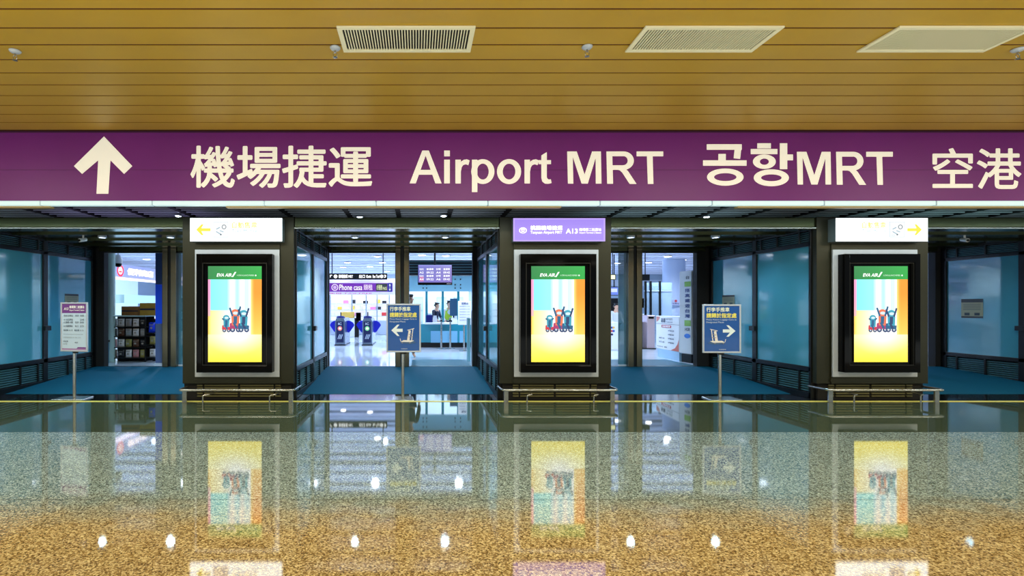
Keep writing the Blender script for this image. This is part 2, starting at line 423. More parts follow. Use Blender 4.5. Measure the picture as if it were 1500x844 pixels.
for a0, a1 in ((-700, 72), (330, 823), (1082, 2400)):
    MB().box(ax(a0), ax(a1), SIGNY + .02, SIGNY + .11, zs0 - .098, zs0 - .075).build('bottom_trim', M['beige'], sg, bevel=.004)
# light strip under it, in separate lengths
where = ['at the far left end of the sign', 'below the white up arrow', 'below the first two Chinese characters', 'below the third and fourth Chinese characters',
         'below the start of the word Airport', 'below the end of Airport and the first M', 'below the gap after the first M R T', 'below the two Korean characters',
         'below the end of the second M R T', 'at the right end below the last two characters']
for i in range(10):
    a0, a1 = 59 + 164 * (i - 1), 59 + 164 * i
    if i == 0: a0 = -900
    if i == 9: a1 = 2200
    r = thing('light_strip', (ax((a0 + a1) / 2), SIGNY + .05, zs0 - .074), 'white fluorescent light strip ' + where[i], 'light strip', 'light strips under the purple sign')
    MB().box(ax(a0) + .008, ax(a1) - .008, SIGNY - .01, SIGNY + .09, zs0 - .068, zs0 - .004).build('diffuser', M['tube'], r, bevel=.008)
    MB().box(ax(a0) + .0, ax(a0) + .007, SIGNY - .012, SIGNY + .09, zs0 - .07, zs0 - .004).build('end_cap', M['alu'], r)

# ------------------------------------------------------------------ louvred soffit between sign and portals
LZ = 3.30
lv = MB(); lp = MB()
for i in range(17):
    y = 7.62 + i * .205
    lv.box(XL, XR, y, y + .17, LZ, LZ + .012)
    lp.box(XL, XR, y + .172, y + .182, LZ - .022, LZ + .012)
struct('ceiling_louver', mb=lv, material=mat('dark_louver', rgb(26, 28, 30), .6, .1))
struct('ceiling_louver', mb=lp, material=mat('louver_lip', rgb(196, 204, 210), .4, .2))
struct('ceiling', mb=MB().box(XL, XR, 7.54, 11.2, LZ + .22, LZ + .26), material=M['matt'])
cb = MB()
for px in (-40, 55, 123, 197, 268, 417, 508, 583, 659, 742, 905, 967, 1041, 1112, 1190, 1262, 1306, 1345, 1420, 1490):
    x = XX(px, 9.6); cb.box(x - .045, x + .045, 7.6, 11.0, LZ - .03, LZ + .02)
struct('trim_2', mb=cb, material=M['matt'])
struct('wall_soffit', mb=MB().box(XL, XR, 11.0, 11.1, 2.9, LZ + .25), material=M['matt'])

# ------------------------------------------------------------------ pillars, beams, portal ceilings
for i, c in enumerate(PC):
    p = struct('pillar', (c, FRONT, 0))
    b = MB()
    b.box(c - PH, c + PH, FRONT, FRONT + .10, .265, LINT)
    b.box(c - .68, c + .68, FRONT - .02, FRONT, .265, 2.52)
    b.build('cladding', M['bronze'], p, bevel=.006)
    MB().box(c - PH + .06, c + PH - .06, FRONT + .06, FRONT + .10, 0, .264).build('plinth', M['matt'], p)
    MB().box(c - .70, c + .70, FRONT - .028, FRONT - .0205, .30, .335).build('lip', M['bronze'], p)
    g = MB()
    for q in range(5):
        z = .045 + q * .043
        for a0, a1 in ((-.68, -.59), (-.56, -.02), (.02, .56), (.59, .68)):
            g.box(c + a0, c + a1, FRONT + .035, FRONT + .059, z, z + .024)
    g.build('base_grille', mat('olive_slat', rgb(112, 108, 74), .4, .5), p)
for i in range(4):
    a, b_ = PC[i] + PH, PC[i + 1] - PH
    struct('beam', mb=MB().box(a, b_, FRONT + .03, FRONT + .25, 2.79, LINT), material=M['beam'], bevel=.012)
    struct('beam', mb=MB().box(a, b_, FRONT + .0, FRONT + .29, 2.765, 2.789), material=mat('bright_metal_edge', rgb(120, 126, 124), .2, .9), bevel=.004)
    struct('ceiling', mb=MB().box(a, b_, FRONT + .29, FAR + .2, 2.80, 2.85), material=mat('dark_bronze_soffit', rgb(50, 46, 32), .16, .5))
    tr = MB()
    for y in (8.95, 9.75, 10.55): tr.box(a, b_, y, y + .07, 2.765, 2.799)
    struct('trim_3', mb=tr, material=M['beam'])

# ------------------------------------------------------------------ portal side walls: two frosted panes with louvres over and under
def side_wall(n, x, s, notice=None):
    """wall at X = x whose face looks along s (+1: to the right)."""
    r = struct('window_%d' % n, (x, 9.85, 0))
    d = -s * .10   # thickness goes away from the portal
    fr = MB()
    for y0, y1 in ((8.372, 8.42), (9.72, 9.84), (11.18, 11.30)): fr.box(x, x + d, y0, y1, 0, 2.80)
    for z0, z1 in ((.44, .52), (2.50, 2.57), (2.76, 2.80), (0.0, .10)): fr.box(x, x + d * .9, 8.375, 11.25, z0, z1)
    for y in (8.62, 9.15, 9.58, 10.4, 10.95):
        fr.box(x, x + d * .9, y, y + .035, .1, .44); fr.box(x, x + d * .9, y, y + .035, 2.57, 2.76)
    fr.build('frame', M['black'], r, bevel=.006)
    for y0, y1 in ((8.42, 9.72), (9.84, 11.18)):
        MB().box(x - s * .03, x - s * .045, y0 - .01, y1 + .01, .50, 2.52).build('pane', M['frost'], r)
        for z0, z1 in ((.11, .43), (2.58, 2.75)):
            g = MB(); nn = 8 if z0 < 1 else 5
            for q in range(nn):
                z = z0 + (z1 - z0) * (q + .15) / nn
                g.hexa([(x - s * .06, y0, z + .016), (x - s * .02, y0, z), (x - s * .02, y1, z), (x - s * .06, y1, z + .016),
                        (x - s * .06, y0, z + .024), (x - s * .02, y0, z + .010), (x - s * .02, y1, z + .010), (x - s * .06, y1, z + .024)])
            g.build('louver', M['slat'], r)
    MB().box(x - s * .08, x - s * .095, 8.375, 11.25, .02, 2.79).build('backing_board', M['matt'], r)
    lb = MB().box(x - s*.001, x + s * .05, 9.70, 9.86, 1.05, 1.14); lb.build('latch', M['black'], r, bevel=.006)
    return r
walls = []
n = 1
for i in range(4):
    side_wall(n, PC[i] + PH + .02, 1); n += 1
    side_wall(n, PC[i + 1] - PH - .02, -1); n += 1

def notice(x, s, Yc, zc, w, h, label):
    o = Flat((x + s * .0, Yc, zc), (0, s * 1.0, 0), (0, 0, 1))
    o.k = 4
    o.rect(-w/2, w/2, -h/2, h/2, rgb(150, 150, 118)); o.rect(-w/2, w/2, h/2 - h*.18, h/2, rgb(40, 46, 48)); o.rect(-w/2, w/2, -h/2, -h/2 + h*.1, rgb(40, 46, 48))
    for q in range(4): o.rect(-w*.4, w*.4, h*(.2 - q*.09), h*(.23 - q*.09), rgb(90, 100, 90))
    o.rect(-w*.34, -w*.1, -h*.36, -h*.22, rgb(40, 60, 70)); o.rect(w*.12, w*.36, -h*.36, -h*.22, rgb(40, 60, 70))
    return tag(o.build('notice', None), label, 'notice', 'notices stuck on the frosted panes')
def wall_Y(px, x): return x * F / (px - VX)
xw4 = PC[4] - PH - .02
notice(xw4 + .0285, -1, wall_Y(1422, xw4), 1.47, .42, .40, 'square yellow notice stuck on the frosted pane right of the right pillar')
xw3 = PC[3] - PH - .02
notice(xw3 + .0285, -1, wall_Y(1065, xw3), 1.64, .42, .22, 'small notice on the frosted pane behind the sign with right-pointing arrow')
xw0 = PC[0] + PH + .02
notice(xw0 - .0285, 1, wall_Y(107, xw0), 1.66, .42, .22, 'small notice on the frosted pane behind the timetable stand')

# ------------------------------------------------------------------ ramps and inner doors
for i in range(4):
    a, b_ = PC[i] + PH, PC[i + 1] - PH
    rp = MB().hexa([(a, 8.82, -.04), (b_, 8.82, -.04), (b_, FAR, -.04), (a, FAR, -.04), (a, 8.82, .004), (b_, 8.82, .004), (b_, FAR, HF), (a, FAR, HF)])
    struct('floor_ramp', mb=rp, material=M['carpet'])
    struct('trim_4', mb=MB().box(a, b_, FAR, FAR + .07, HF - .05, HF + .006), material=M['steel'])

def doorway(n, a, b_, leaves, ja=.13, jb=.13):
    c = (a + b_) / 2
    r = struct('door_%d' % n, (c, FAR, HF))
    top = ZZ(370, FAR)
    fr = MB().box(a, b_, FAR + .02, FAR + .16, top, 2.80)
    fr.box(a, a + ja, FAR + .0, FAR + .16, HF, top); fr.box(b_ - jb, b_, FAR + .0, FAR + .16, HF, top)
    fr.build('door_frame', M['matt'], r)
    MB().box(a + .1, b_ - .1, FAR - .02, FAR + .019, 2.735, 2.80).build('header_trim', M['beam'], r, bevel=.004)
    p = MB(); p.box(c - .155, c - .03, FAR - .06, FAR + .2, HF - .01, 2.80); p.box(c + .03, c + .155, FAR - .06, FAR + .2, HF - .01, 2.80)
    p.build('centre_post', M['postm'], r, bevel=.012)
    MB().box(c - .03, c + .03, FAR - .03, FAR + .17, HF - .01, 2.80).build('post_channel', M['black'], r)
    for x0, x1, m in leaves:
        MB().box(x0, x1, FAR + .06, FAR + .075, HF + .04, top).build('glass_leaf', M[m], r)
        MB().box(x0, x1, FAR + .05, FAR + .085, HF + .005, HF + .039).build('leaf_rail', M['alu'], r)
    return r
def xf(px): return XX(px, FAR)
a1, b1 = PC[0] + PH, PC[1] - PH
c1 = (a1 + b1) / 2
doorway(1, a1, b1, [(c1 + .156, c1 + .34, 'glassleaf')], ja=.20)
a2, b2 = PC[1] + PH, PC[2] - PH
doorway(2, a2, b2, [], ja=.03, jb=.11)
a3, b3 = PC[2] + PH, PC[3] - PH
c3 = (a3 + b3) / 2
doorway(3, a3, b3, [(c3 - .33, c3 - .156, 'glassleaf')], jb=.28)
a4, b4 = PC[3] + PH, PC[4] - PH
doorway(4, a4, b4, [])
# the blue glow on the left doorway's post is painted on sheets further down
# walls that close the facade behind the pillars and above the doors
for i, c in enumerate(PC):
    struct('wall_facade', mb=MB().box(c - PH, c + PH, FAR + .05, FAR + .2, 0, 3.4), material=M['matt'])
struct('wall_facade', mb=MB().box(XL, XR, FAR + .17, FAR + .25, 2.81, 3.5), material=M['matt'])

# ------------------------------------------------------------------ advertising displays on the pillars
def make_display():
    cx = 0.0
    r = thing('advertising_display', (0, FRONT, .36), 'x', 'advertising display', 'advertising displays on the pillars')
    K = FRONT - .024
    MB().frame(cx - .678, cx + .678, ZZ(552, K), ZZ(366, K), .09, K - .028, K).build('surround', M['grey'], r, bevel=.004)
    yb = 8.09
    z0, z1 = ZZ(546, yb), ZZ(372, yb)
    hb = .60
    # cabinet: deep bezel round a recessed screen
    sx, sz0, sz1 = .425, ZZ(530.5, yb + .03), ZZ(390, yb + .03)
    b = MB().box(cx - hb, cx + hb, yb + .05, K - .001, z0, z1)
    b.box(cx - hb, cx - sx - .09, yb, yb + .05, z0, z1); b.box(cx + sx + .09, cx + hb, yb, yb + .05, z0, z1)
    b.box(cx - sx - .09, cx + sx + .09, yb, yb + .05, sz1 + .055, z1); b.box(cx - sx - .09, cx + sx + .09, yb, yb + .05, z0, sz0 - .055)
    b.build('cabinet', M['gloss'], r, bevel=.004)
    MB().frame(cx - sx - .088, cx + sx + .088, sz0 - .053, sz1 + .053, .012, yb + .012, yb + .049).build('bezel', mat('bezel_metal', rgb(50, 50, 48), .3, .7), r)
    w = 2 * sx; h = sz1 - sz0
    def pic(u, v):
        def mix(a, b, t): t = max(0, min(1, t)); return tuple(p + (q - p) * t for p, q in zip(a, b))
        if v < .335:   # yellow floor with a white hot pool under the riders
            c = mix((250, 228, 62), (252, 240, 150), v / .3)
            d = math.hypot((u - .52) / .62, (v - .335) / .27); c = mix((255, 255, 255), c, d * 1.05)
        elif u > .80: c = mix((252, 196, 84), (240, 142, 36), (v - .335) / .5); c = mix((255, 232, 150), c, (u - .78) / .08)
        elif u < .05 and v > .55: c = mix((240, 180, 170), (240, 150, 190), (v - .5) / .3)
        elif v < .62 and u < .38: c = mix((255, 226, 130), (255, 246, 220), (u) / .34); c = mix((250, 196, 80), c, u / .06)
        elif v < .62: c = mix((255, 250, 240), (255, 255, 255), u)
        elif u < .36: c = mix((118, 226, 236), (140, 232, 230), u / .3)
        else:
            t = .5 + .5 * math.cos((u - .36) * 34); c = mix((255, 255, 250), (158, 226, 244), t * (.9 if u < .7 else .6))
        return rgb(*c)
    f = Flat((cx, yb + .03, 0), (1, 0, 0), (0, 0, 1))
    hdr = sz0 + h * .862
    f.grid(-w/2, w/2, sz0, hdr, 44, 72, pic)
    f.grid(-w/2, w/2, hdr, sz1, 20, 4, lambda u, v: rgb(int(10 + 20*v), int(122 + 34*u), int(58 + 6*v)))
    sc = f.build('screen', r, emit=1.38)
    MB().box(cx - w/2, cx + w/2, yb + .0305, yb + .049, sz0, sz1).build('screen_back', M['matt'], r)
    # header print
    f = Flat((cx, yb + .0275, 0), (1, 0, 0), (0, 0, 1))
    H = sz1 - hdr
    f.text('EVA AIR', -w*.34, -w*.06, hdr + H*.20, hdr + H*.46, W, .03, .25)
    f.poly([(-w*.06, hdr + H*.18), (-w*.03, hdr + H*.18), (w*.03, hdr + H*.56), (-.002, hdr + H*.56)], W)
    f.text('A STAR ALLIANCE MEMBER', w*.04, w*.36, hdr + H*.25, hdr + H*.36, rgb(220, 245, 225), .0)
    f.disc(w*.39, hdr + H*.30, w*.014, W)
    f.build('lettering', sc, emit=1.2)
    # three riders with raised arms on scooters
    f = Flat((cx, yb + .0275, 0), (1, 0, 0), (0, 0, 1))
    bz = sz0 + h * .31; T, TD, RD, MG, NV, OR_ = rgb(54, 164, 190), rgb(24, 96, 140), rgb(214, 48, 70), rgb(176, 52, 110), rgb(30, 60, 110), rgb(236, 120, 84)
    def rider(x, s, suit, dark, scoot, up):
        f.disc(x - .035*s, bz + .035*s, .034*s, NV); f.disc(x + .04*s, bz + .035*s, .034*s, NV)
        f.disc(x - .035*s, bz + .035*s, .015*s, rgb(200, 210, 220)); f.disc(x + .04*s, bz + .035*s, .015*s, rgb(200, 210, 220))
        f.poly([(x - .075*s, bz + .05*s), (x + .07*s, bz + .04*s), (x + .075*s, bz + .09*s), (x + .03*s, bz + .10*s), (x - .02*s, bz + .13*s), (x - .07*s, bz + .12*s)], scoot)
        f.poly([(x - .045*s, bz + .09*s), (x + .05*s, bz + .09*s), (x + .056*s, bz + .215*s), (x - .05*s, bz + .215*s)], suit)
        f.poly([(x - .02*s, bz + .11*s), (x + .02*s, bz + .11*s), (x + .026*s, bz + .21*s), (x - .02*s, bz + .21*s)], dark)
        f.line((x - .02*s, bz + .13*s), (x + .02*s, bz + .05*s), .03*s, dark)
        f.disc(x, bz + .255*s, .056*s, suit, .046*s); f.disc(x + .005*s, bz + .25*s, .034*s, rgb(214, 236, 242), .02*s)
        f.line((x - .035*s, bz + .21*s), (x - .07*s, bz + .21*s + up*s), .024*s, dark)
        f.line((x + .035*s, bz + .21*s), (x + .07*s, bz + .21*s + up*s*1.15), .024*s, dark)
    rider(-.135, .92, T, TD, RD, .03); rider(.01, 1.22, OR_, TD, MG, .11); rider(.145, 1.18, T, NV, TD, .10)
    f.build('poster_figures', sc, emit=1.1)
    return r
d1 = make_display()
d1.location = (PC[1], FRONT, .36); d1['label'] = 'lit portrait advertising screen on the pillar with the left-pointing white lightbox'
again(d1, (PC[2], FRONT, .36), 'lit portrait advertising screen on the pillar under the purple lightbox')
again(d1, (PC[3], FRONT, .36), 'lit portrait advertising screen on the pillar with the right-pointing white lightbox')

# ------------------------------------------------------------------ lightboxes over the displays
def lightbox(c, label, kind):
    y0 = FRONT - .17
    kk = y0 / F; hw = 67.5 * kk; z0, z1 = ZZ(353.5, y0), ZZ(319.5, y0)
    r = thing('illuminated_sign', (c, y0, z0), label, 'sign', 'lightbox signs on the pillars')
    MB().box(c - hw, c + hw, y0 + .012, FRONT - .001, z0, z1).build('housing', mat('grey_blue_housing', rgb(120, 140, 150), .4, .4), r, bevel=.004)
    MB().box(c - hw*.7, c + hw*.7, y0 + .09, FRONT - .002, z1, z1 + .035).build('bracket', M['black'], r)
    f = Flat((c, y0 + .011, 0), (1, 0, 0), (0, 0, 1))
    H = z1 - z0; Wd = 2 * hw
    def U(t): return -hw + Wd * t
    def V(t): return z0 + H * t
    if kind == 'purple':
        f.rect(-hw, hw, z0, z1, rgb(196, 168, 255)); f.rect(-hw + .025, hw - .025, z0 + .02, z1 - .02, rgb(168, 140, 246))
        f.build('light_panel', r, emit=1.0)
        f = Flat((c, y0 + .008, 0), (1, 0, 0), (0, 0, 1)); w = W
        f.ring(U(.105), V(.47), .062, .012, w, ry=.048); f.disc(U(.105), V(.49), .036, w, .030); f.rect(U(.075), U(.135), V(.46), V(.50), rgb(168, 140, 246))
        f.text('桃園機場捷運', U(.185), U(.535), V(.48), V(.68), w, .03)
        f.text('Taoyuan Airport MRT', U(.185), U(.53), V(.29), V(.45), w, .02)
        f.text('A13', U(.57), U(.70), V(.33), V(.55), w, .03)
        f.text('機場第二航廈站', U(.715), U(.955), V(.44), V(.57), w, .02)
        f.text('Airport Terminal 2 Station', U(.715), U(.955), V(.31), V(.41), w, .01)
        f.build('lettering', r, emit=1.6)
    else:
        mir = (lambda t: t) if kind == 'left' else (lambda t: 1 - t)
        f.rect(-hw, hw, z0, z1, rgb(246, 255, 255)); f.build('light_panel', r, emit=2.3)
        f = Flat((c, y0 + .008, 0), (1, 0, 0), (0, 0, 1)); yel = rgb(255, 236, 60)
        pts = [(.065, .5), (.125, .74), (.150, .74), (.125, .57), (.225, .57), (.225, .43), (.125, .43), (.150, .26), (.125, .26)]
        f.poly([(U(mir(a)), V(b)) for a, b in pts], yel)
        f.build('arrow', r, emit=1.0)
        f = Flat((c, y0 + .008, 0), (1, 0, 0), (0, 0, 1)); gr = rgb(70, 90, 100); lg = rgb(150, 182, 198)
        q = mir(.335)
        f.rect(U(q - .083), U(q + .083), V(.17), V(.86), lg); f.rect(U(q - .079), U(q + .079), V(.19), V(.84), rgb(250, 253, 255))
        f.ring(U(q + .035), V(.62), .036, .010, gr); f.line((U(q - .05), V(.52)), (U(q - .01), V(.60)), .014, lg); f.line((U(q - .05), V(.42)), (U(q + .01), V(.28)), .014, lg)
        f.disc(U(q), V(.29), .012, gr); f.line((U(q - .01), V(.46)), (U(q + .03), V(.40)), .012, lg)
        f.build('pictogram', r, emit=1.0)
        f = Flat((c, y0 + .008, 0), (1, 0, 0), (0, 0, 1))
        if kind == 'left': t0, t1 = .455, .73
        else: t0, t1 = .285, .545
        f.text('自動售票', U(t0), U(t1), V(.56), V(.84), rgb(255, 226, 84), .02)
        f.text('Ticket Machine', U(t0), U(t1), V(.38), V(.52), rgb(140, 172, 188), .02)
        f.text('チケット販売機', U(t0), U(t1 + .1), V(.2), V(.31), rgb(222, 232, 236))
        f.build('lettering', r, emit=1.0)
    return r
lightbox(XX(345.5, FRONT - .17), 'white illuminated sign with a yellow arrow pointing left, on a pillar', 'left')
lightbox(XX(819.5, FRONT - .17), 'purple illuminated sign reading A13, on the middle pillar', 'purple')
lightbox(XX(1292.5, FRONT - .17), 'white illuminated sign with a yellow arrow pointing right, on a pillar', 'right')

# ------------------------------------------------------------------ low bumper rails
def make_rail():
    r = thing('bumper_rail', (0, 7.98, 0), 'x', 'rail', 'low steel rails before the pillars')
    hw = .885; y = 7.98; z = .205
    pts = [(-hw - .02, y + .42, z)]
    pts += [(-hw + .05 - .07*math.cos(t), y + .09 - .09*math.sin(t), z) for t in [i*math.pi/12 for i in range(7)]]
    pts += [(hw - .05 + .07*math.sin(t), y + .09 - .09*math.cos(t), z) for t in [i*math.pi/12 for i in range(7)]]
    pts += [(hw + .02, y + .42, z)]
    MB().tube(pts, .019, 12).build('rail_bar', M['steel'], r, smooth=True)
    for x in (-hw + .05, hw - .05):
        MB().box(x - .034, x + .034, y + .055, y + .085, 0, z - .005).build('end_leg', M['steel'], r, bevel=.004)
    for x in (-.52, .52):
        MB().tube([(x, y, 0), (x, y, .11), (x + .012, y + .012, .125), (x + (.08 if x < 0 else .08), y + .04, .128), (x + .1, y + .25, .128)], .011, 8).build('leg', M['steel'], r, smooth=True)
    return r
rail = make_rail()
rail.location = (XX(346, 7.98), 7.98, 0); rail['label'] = 'low steel bumper rail at the foot of the pillar between timetable stand and left-arrow stand'
again(rail, (XX(821, 7.98), 7.98, 0), 'low steel bumper rail at the foot of the middle pillar with the purple lightbox')
again(rail, (XX(1300, 7.98), 7.98, 0), 'low steel bumper rail at the foot of the right pillar')

# ------------------------------------------------------------------ sign stands
def stand(px0, px1, py0, py1, base0, base1, polepx, Y, label, kind, tilt=0.0):
    xc = XX((px0 + px1) / 2, Y); hw = (px1 - px0) / 2 * Y / F; z1, z0 = ZZ(py0, Y), ZZ(py1, Y)
    xp = XX(polepx, Y)
    ux, uy = math.cos(tilt), math.sin(tilt)
    r = thing('sign_stand', (xp, Y, 0), label, 'sign stand', 'floor standing signs before the portals')
    bx0, bx1 = XX(base0, Y), XX(base1, Y)
    MB().hexa([(bx0, Y - .16, 0), (bx1, Y - .16, 0), (bx1 - .02, Y + .16, 0), (bx0 + .02, Y + .16, 0),
               (bx0 + .01, Y - .155, .012), (bx1 - .01, Y - .155, .012), (bx1 - .03, Y + .15, .02), (bx0 + .03, Y + .15, .02)]).build('base_plate', M['steel'], r, bevel=.006)
    MB().cyl((xp, Y + .02, .02), (xp, Y + .02, z0 + .1), .026, n=20).build('pole', M['steel'], r, smooth=True)
    def bx(x0, x1, y0, y1, z0_, z1_):
        P = []
        for zz in (z0_, z1_):
            for a, b in ((x0, y0), (x1, y0), (x1, y1), (x0, y1)): P.append((xc + a*ux - b*uy, Y - .03 + a*uy + b*ux, zz))
        return P
    fr = MB(); t = .026
    fr.hexa(bx(-hw, hw, -.012, .016, z1 - t, z1)); fr.hexa(bx(-hw, hw, -.012, .016, z0, z0 + t))
    fr.hexa(bx(-hw, -hw + t, -.012, .016, z0 + t, z1 - t)); fr.hexa(bx(hw - t, hw, -.012, .016, z0 + t, z1 - t))
    fr.build('frame', M['alu'], r, bevel=.006)
    MB().hexa(bx(-hw + t, hw - t, .0, .014, z0 + t, z1 - t)).build('board', M['white'], r)
    MB().hexa(bx(-.05, .05, .0165, .035, z0 - .03, z0 + .12)).build('clamp', M['black'], r, bevel=.004)
    def flat(d): return Flat((xc + d*uy, Y - .03 - d*ux, 0), (ux, uy, 0), (0, 0, 1))
    a0, a1, b0, b1 = -hw + t, hw - t, z0 + t, z1 - t
    Wd, H = a1 - a0, b1 - b0
    U = lambda q: a0 + Wd*q
    V = lambda q: b0 + H*q
    if kind in ('left', 'right'):
        f = flat(.001); f.rect(a0, a1, b0, b1, rgb(6, 82, 168)); f.build('poster', r, rough=.25, coat=.3)
        f = flat(.004); y1, y2 = rgb(250, 252, 190), rgb(236, 230, 110)
        f.text('行李手推車', U(.06), U(.72), V(.87), V(.97), rgb(236, 248, 226), .02)
        f.text('請歸於指定處', U(.06), U(.92), V(.735), V(.845), y2, .03)
        f.build('lettering', r); f = flat(.004)
        f.text('Please Return Luggage Carts to', U(.06), U(.92), V(.675), V(.715), rgb(210, 230, 240))
        f.text('Designated Places', U(.06), U(.56), V(.615), V(.66), rgb(210, 230, 240))
        f.build('small_lettering', r); f = flat(.004)
        f.text('桃園機場', U(.42), U(.62), V(.03), V(.055), rgb(190, 210, 230)); f.build('footer_lettering', r)
        f = flat(.004); s = (lambda q: q) if kind == 'left' else (lambda q: 1 - q)
        pts = [(.11, .45), (.30, .575), (.37, .575), (.27, .485), (.47, .485), (.47, .415), (.27, .415), (.37, .325), (.30, .325)]
        f.poly([(U(s(a)), V(b)) for a, b in pts], rgb(236, 250, 255)); f.build('arrow', r)
        # luggage cart seen from the side
        f = flat(.004); c1, c2 = rgb(240, 238, 236), rgb(150, 150, 156)
        f.disc(U(s(.65)), V(.185), Wd*.24, rgb(58, 100, 150), H*.03)
        f.poly([(U(s(a)), V(b)) for a, b in [(.40, .195), (.74, .19), (.84, .225), (.50, .235)]], c1)
        f.poly([(U(s(a)), V(b)) for a, b in [(.61, .23), (.69, .23), (.73, .44), (.66, .45)]], c1)
        f.poly([(U(s(a)), V(b)) for a, b in [(.74, .22), (.77, .23), (.81, .48), (.785, .48)]], c1)
        f.line((U(s(.62)), V(.45)), (U(s(.84)), V(.49)), .010, c1); f.line((U(s(.41)), V(.21)), (U(s(.39)), V(.27)), .010, c1)
        for q in (.30, .36): f.line((U(s(.66)), V(q)), (U(s(.79)), V(q + .01)), .008, c2)
        for q in (.46, .7): f.disc(U(s(q)), V(.175), .010, c2)
        f.build('pictogram', r)
    else:
        f = flat(.001); f.rect(a0, a1, b0, b1, rgb(206, 232, 255)); f.rect(a0, a1, V(.80), b1, rgb(122, 62, 150)); f.rect(a0, a1, b0, V(.035), rgb(176, 140, 190))
        f.poly([(U(.6), V(.035)), (U(.66), V(.065)), (a1, V(.065)), (a1, V(.035))], rgb(122, 62, 150)); f.build('poster', r, rough=.25, coat=.3)
        f = flat(.005); dk = rgb(70, 84, 104)
        f.text('A13', U(.08), U(.27), V(.865), V(.925), W, .03, .15); f.text('機場第二航廈站', U(.31), U(.93), V(.90), V(.965), W, .03)
        f.text('Airport Terminal 2 Station', U(.31), U(.93), V(.835), V(.885), W, .01)
        rows = [(.745, '往台北車站', '首班車', '末班車'), (.66, 'A1 台北車站', '', '23:40'), (.60, 'A12 機場第一航廈', '05:59', '00:05'), (.52, 'A18 高鐵桃園站', '06:12', '23:33')]
        for v, p, q, s in rows:
            f.text(p, U(.08), U(.46), V(v - .022), V(v + .022), dk, .01)
            if q: f.text(q, U(.56), U(.70), V(v - .02), V(v + .02), dk, .01)
            f.text(s, U(.76), U(.92), V(v - .02), V(v + .02), dk, .01)
        f.text('直達車 15 分   普通車 15 分', U(.08), U(.92), V(.41), V(.45), dk, .01)
        f.rect(U(.08), U(.9), V(.34), V(.345), dk); f.text('旅客服務電話 03-286-8789', U(.08), U(.8), V(.26), V(.29), rgb(150, 164, 176))
        f.text('首班車', U(.08), U(.28), V(.17), V(.205), dk, .01); f.text('05:57', U(.56), U(.69), V(.15), V(.18), dk, .02); f.text('Line Map', U(.08), U(.24), V(.115), V(.145), dk)
        f.build('lettering', r)
    return r
stand(87, 134, 443, 515, 84, 131, 108, 8.40, 'white timetable stand with purple header before the left portal', 'time', tilt=-.22)
stand(566, 616.5, 445, 516, 573, 607, 590, 8.36, 'blue sign stand with a white arrow pointing left, before the middle portal', 'left', tilt=.04)
stand(1028, 1083, 446, 517, 1033, 1080, 1055.5, 8.36, 'blue sign stand with a white arrow pointing right, before the right portal', 'right', tilt=-.03)

# ------------------------------------------------------------------ downlights of the portals and the louvred soffit
def make_downlight(cowl=0.0):
    r = thing('downlight', (0, 0, 0), 'x', 'downlight', 'round downlights of the portals')
    MB().lathe([(.07, 0), (.07, -.014 - cowl), (.054, -.016 - cowl), (.05, -.004)], (0, 0, 0), 24).build('trim_ring', M['alu'], r, smooth=True)
    MB().lathe([(.048, -.004), (.042, -.02), (.018, -.026)], (0, 0, -.0005), 20).build('lens', M['lamp'], r, smooth=True)
    return r
dls = {}
for px, Y, z, lab in [(650, 9.85, LZ - .035, 'bright round downlight above the beam, right of the middle portal post'),
                      (527, 9.95, LZ - .035, 'round downlight above the beam, left of the middle portal post'),
                      (261, 9.85, LZ - .035, 'bright round downlight above the beam beside the left-arrow lightbox'),
                      (1035, 9.95, LZ - .035, 'round downlight above the beam over the right portal'),
                      (250, 9.25, 2.798, 'round downlight in the left portal ceiling close to the pillar'),
                      (150, 9.25, 2.798, 'round downlight in the left portal ceiling close to the frosted wall'),
                      (520, 9.25, 2.798, 'round downlight in the middle portal ceiling, over the fare gates'),
                      (652, 9.25, 2.798, 'round downlight in the middle portal ceiling, over the service counter'),
                      (924, 9.25, 2.798, 'round downlight in the right portal ceiling beside the post'),
                      (1048, 9.25, 2.798, 'round downlight in the right portal ceiling near the frosted panes')]:
    x = XX(px, Y); kd = 0.03 if z < 3 else 0.0
    if kd not in dls: dls[kd] = dl = make_downlight(kd); dl.location = (x, Y, z); dl['label'] = lab
    else: again(dls[kd], (x, Y, z), lab)

def small_camera(px, py, Y, label):
    z = 2.765
    x = XX(px, Y)
    r = thing('ceiling_camera', (x, Y, z), label, 'security camera', 'small cameras under the portal ceilings')
    MB().cyl((x, Y, 2.799), (x, Y, 2.79), .03).cyl((x, Y, 2.798), (x, Y, z - .05), .014).build('bracket', M['white'], r)
    MB().cyl((x - .02, Y - .07, z - .085), (x + .01, Y + .06, z - .055), .032).build('camera_body', M['white'], r, smooth=True)
    MB().cyl((x - .0205, Y - .073, z - .0855), (x - .0225, Y - .083, z - .0875), .022).build('lens', M['gloss'], r)
    return r
small_camera(122, 350, 9.1, 'small white security camera under the left portal ceiling')
small_camera(1413, 350, 9.1, 'small white security camera beside the right pillar')

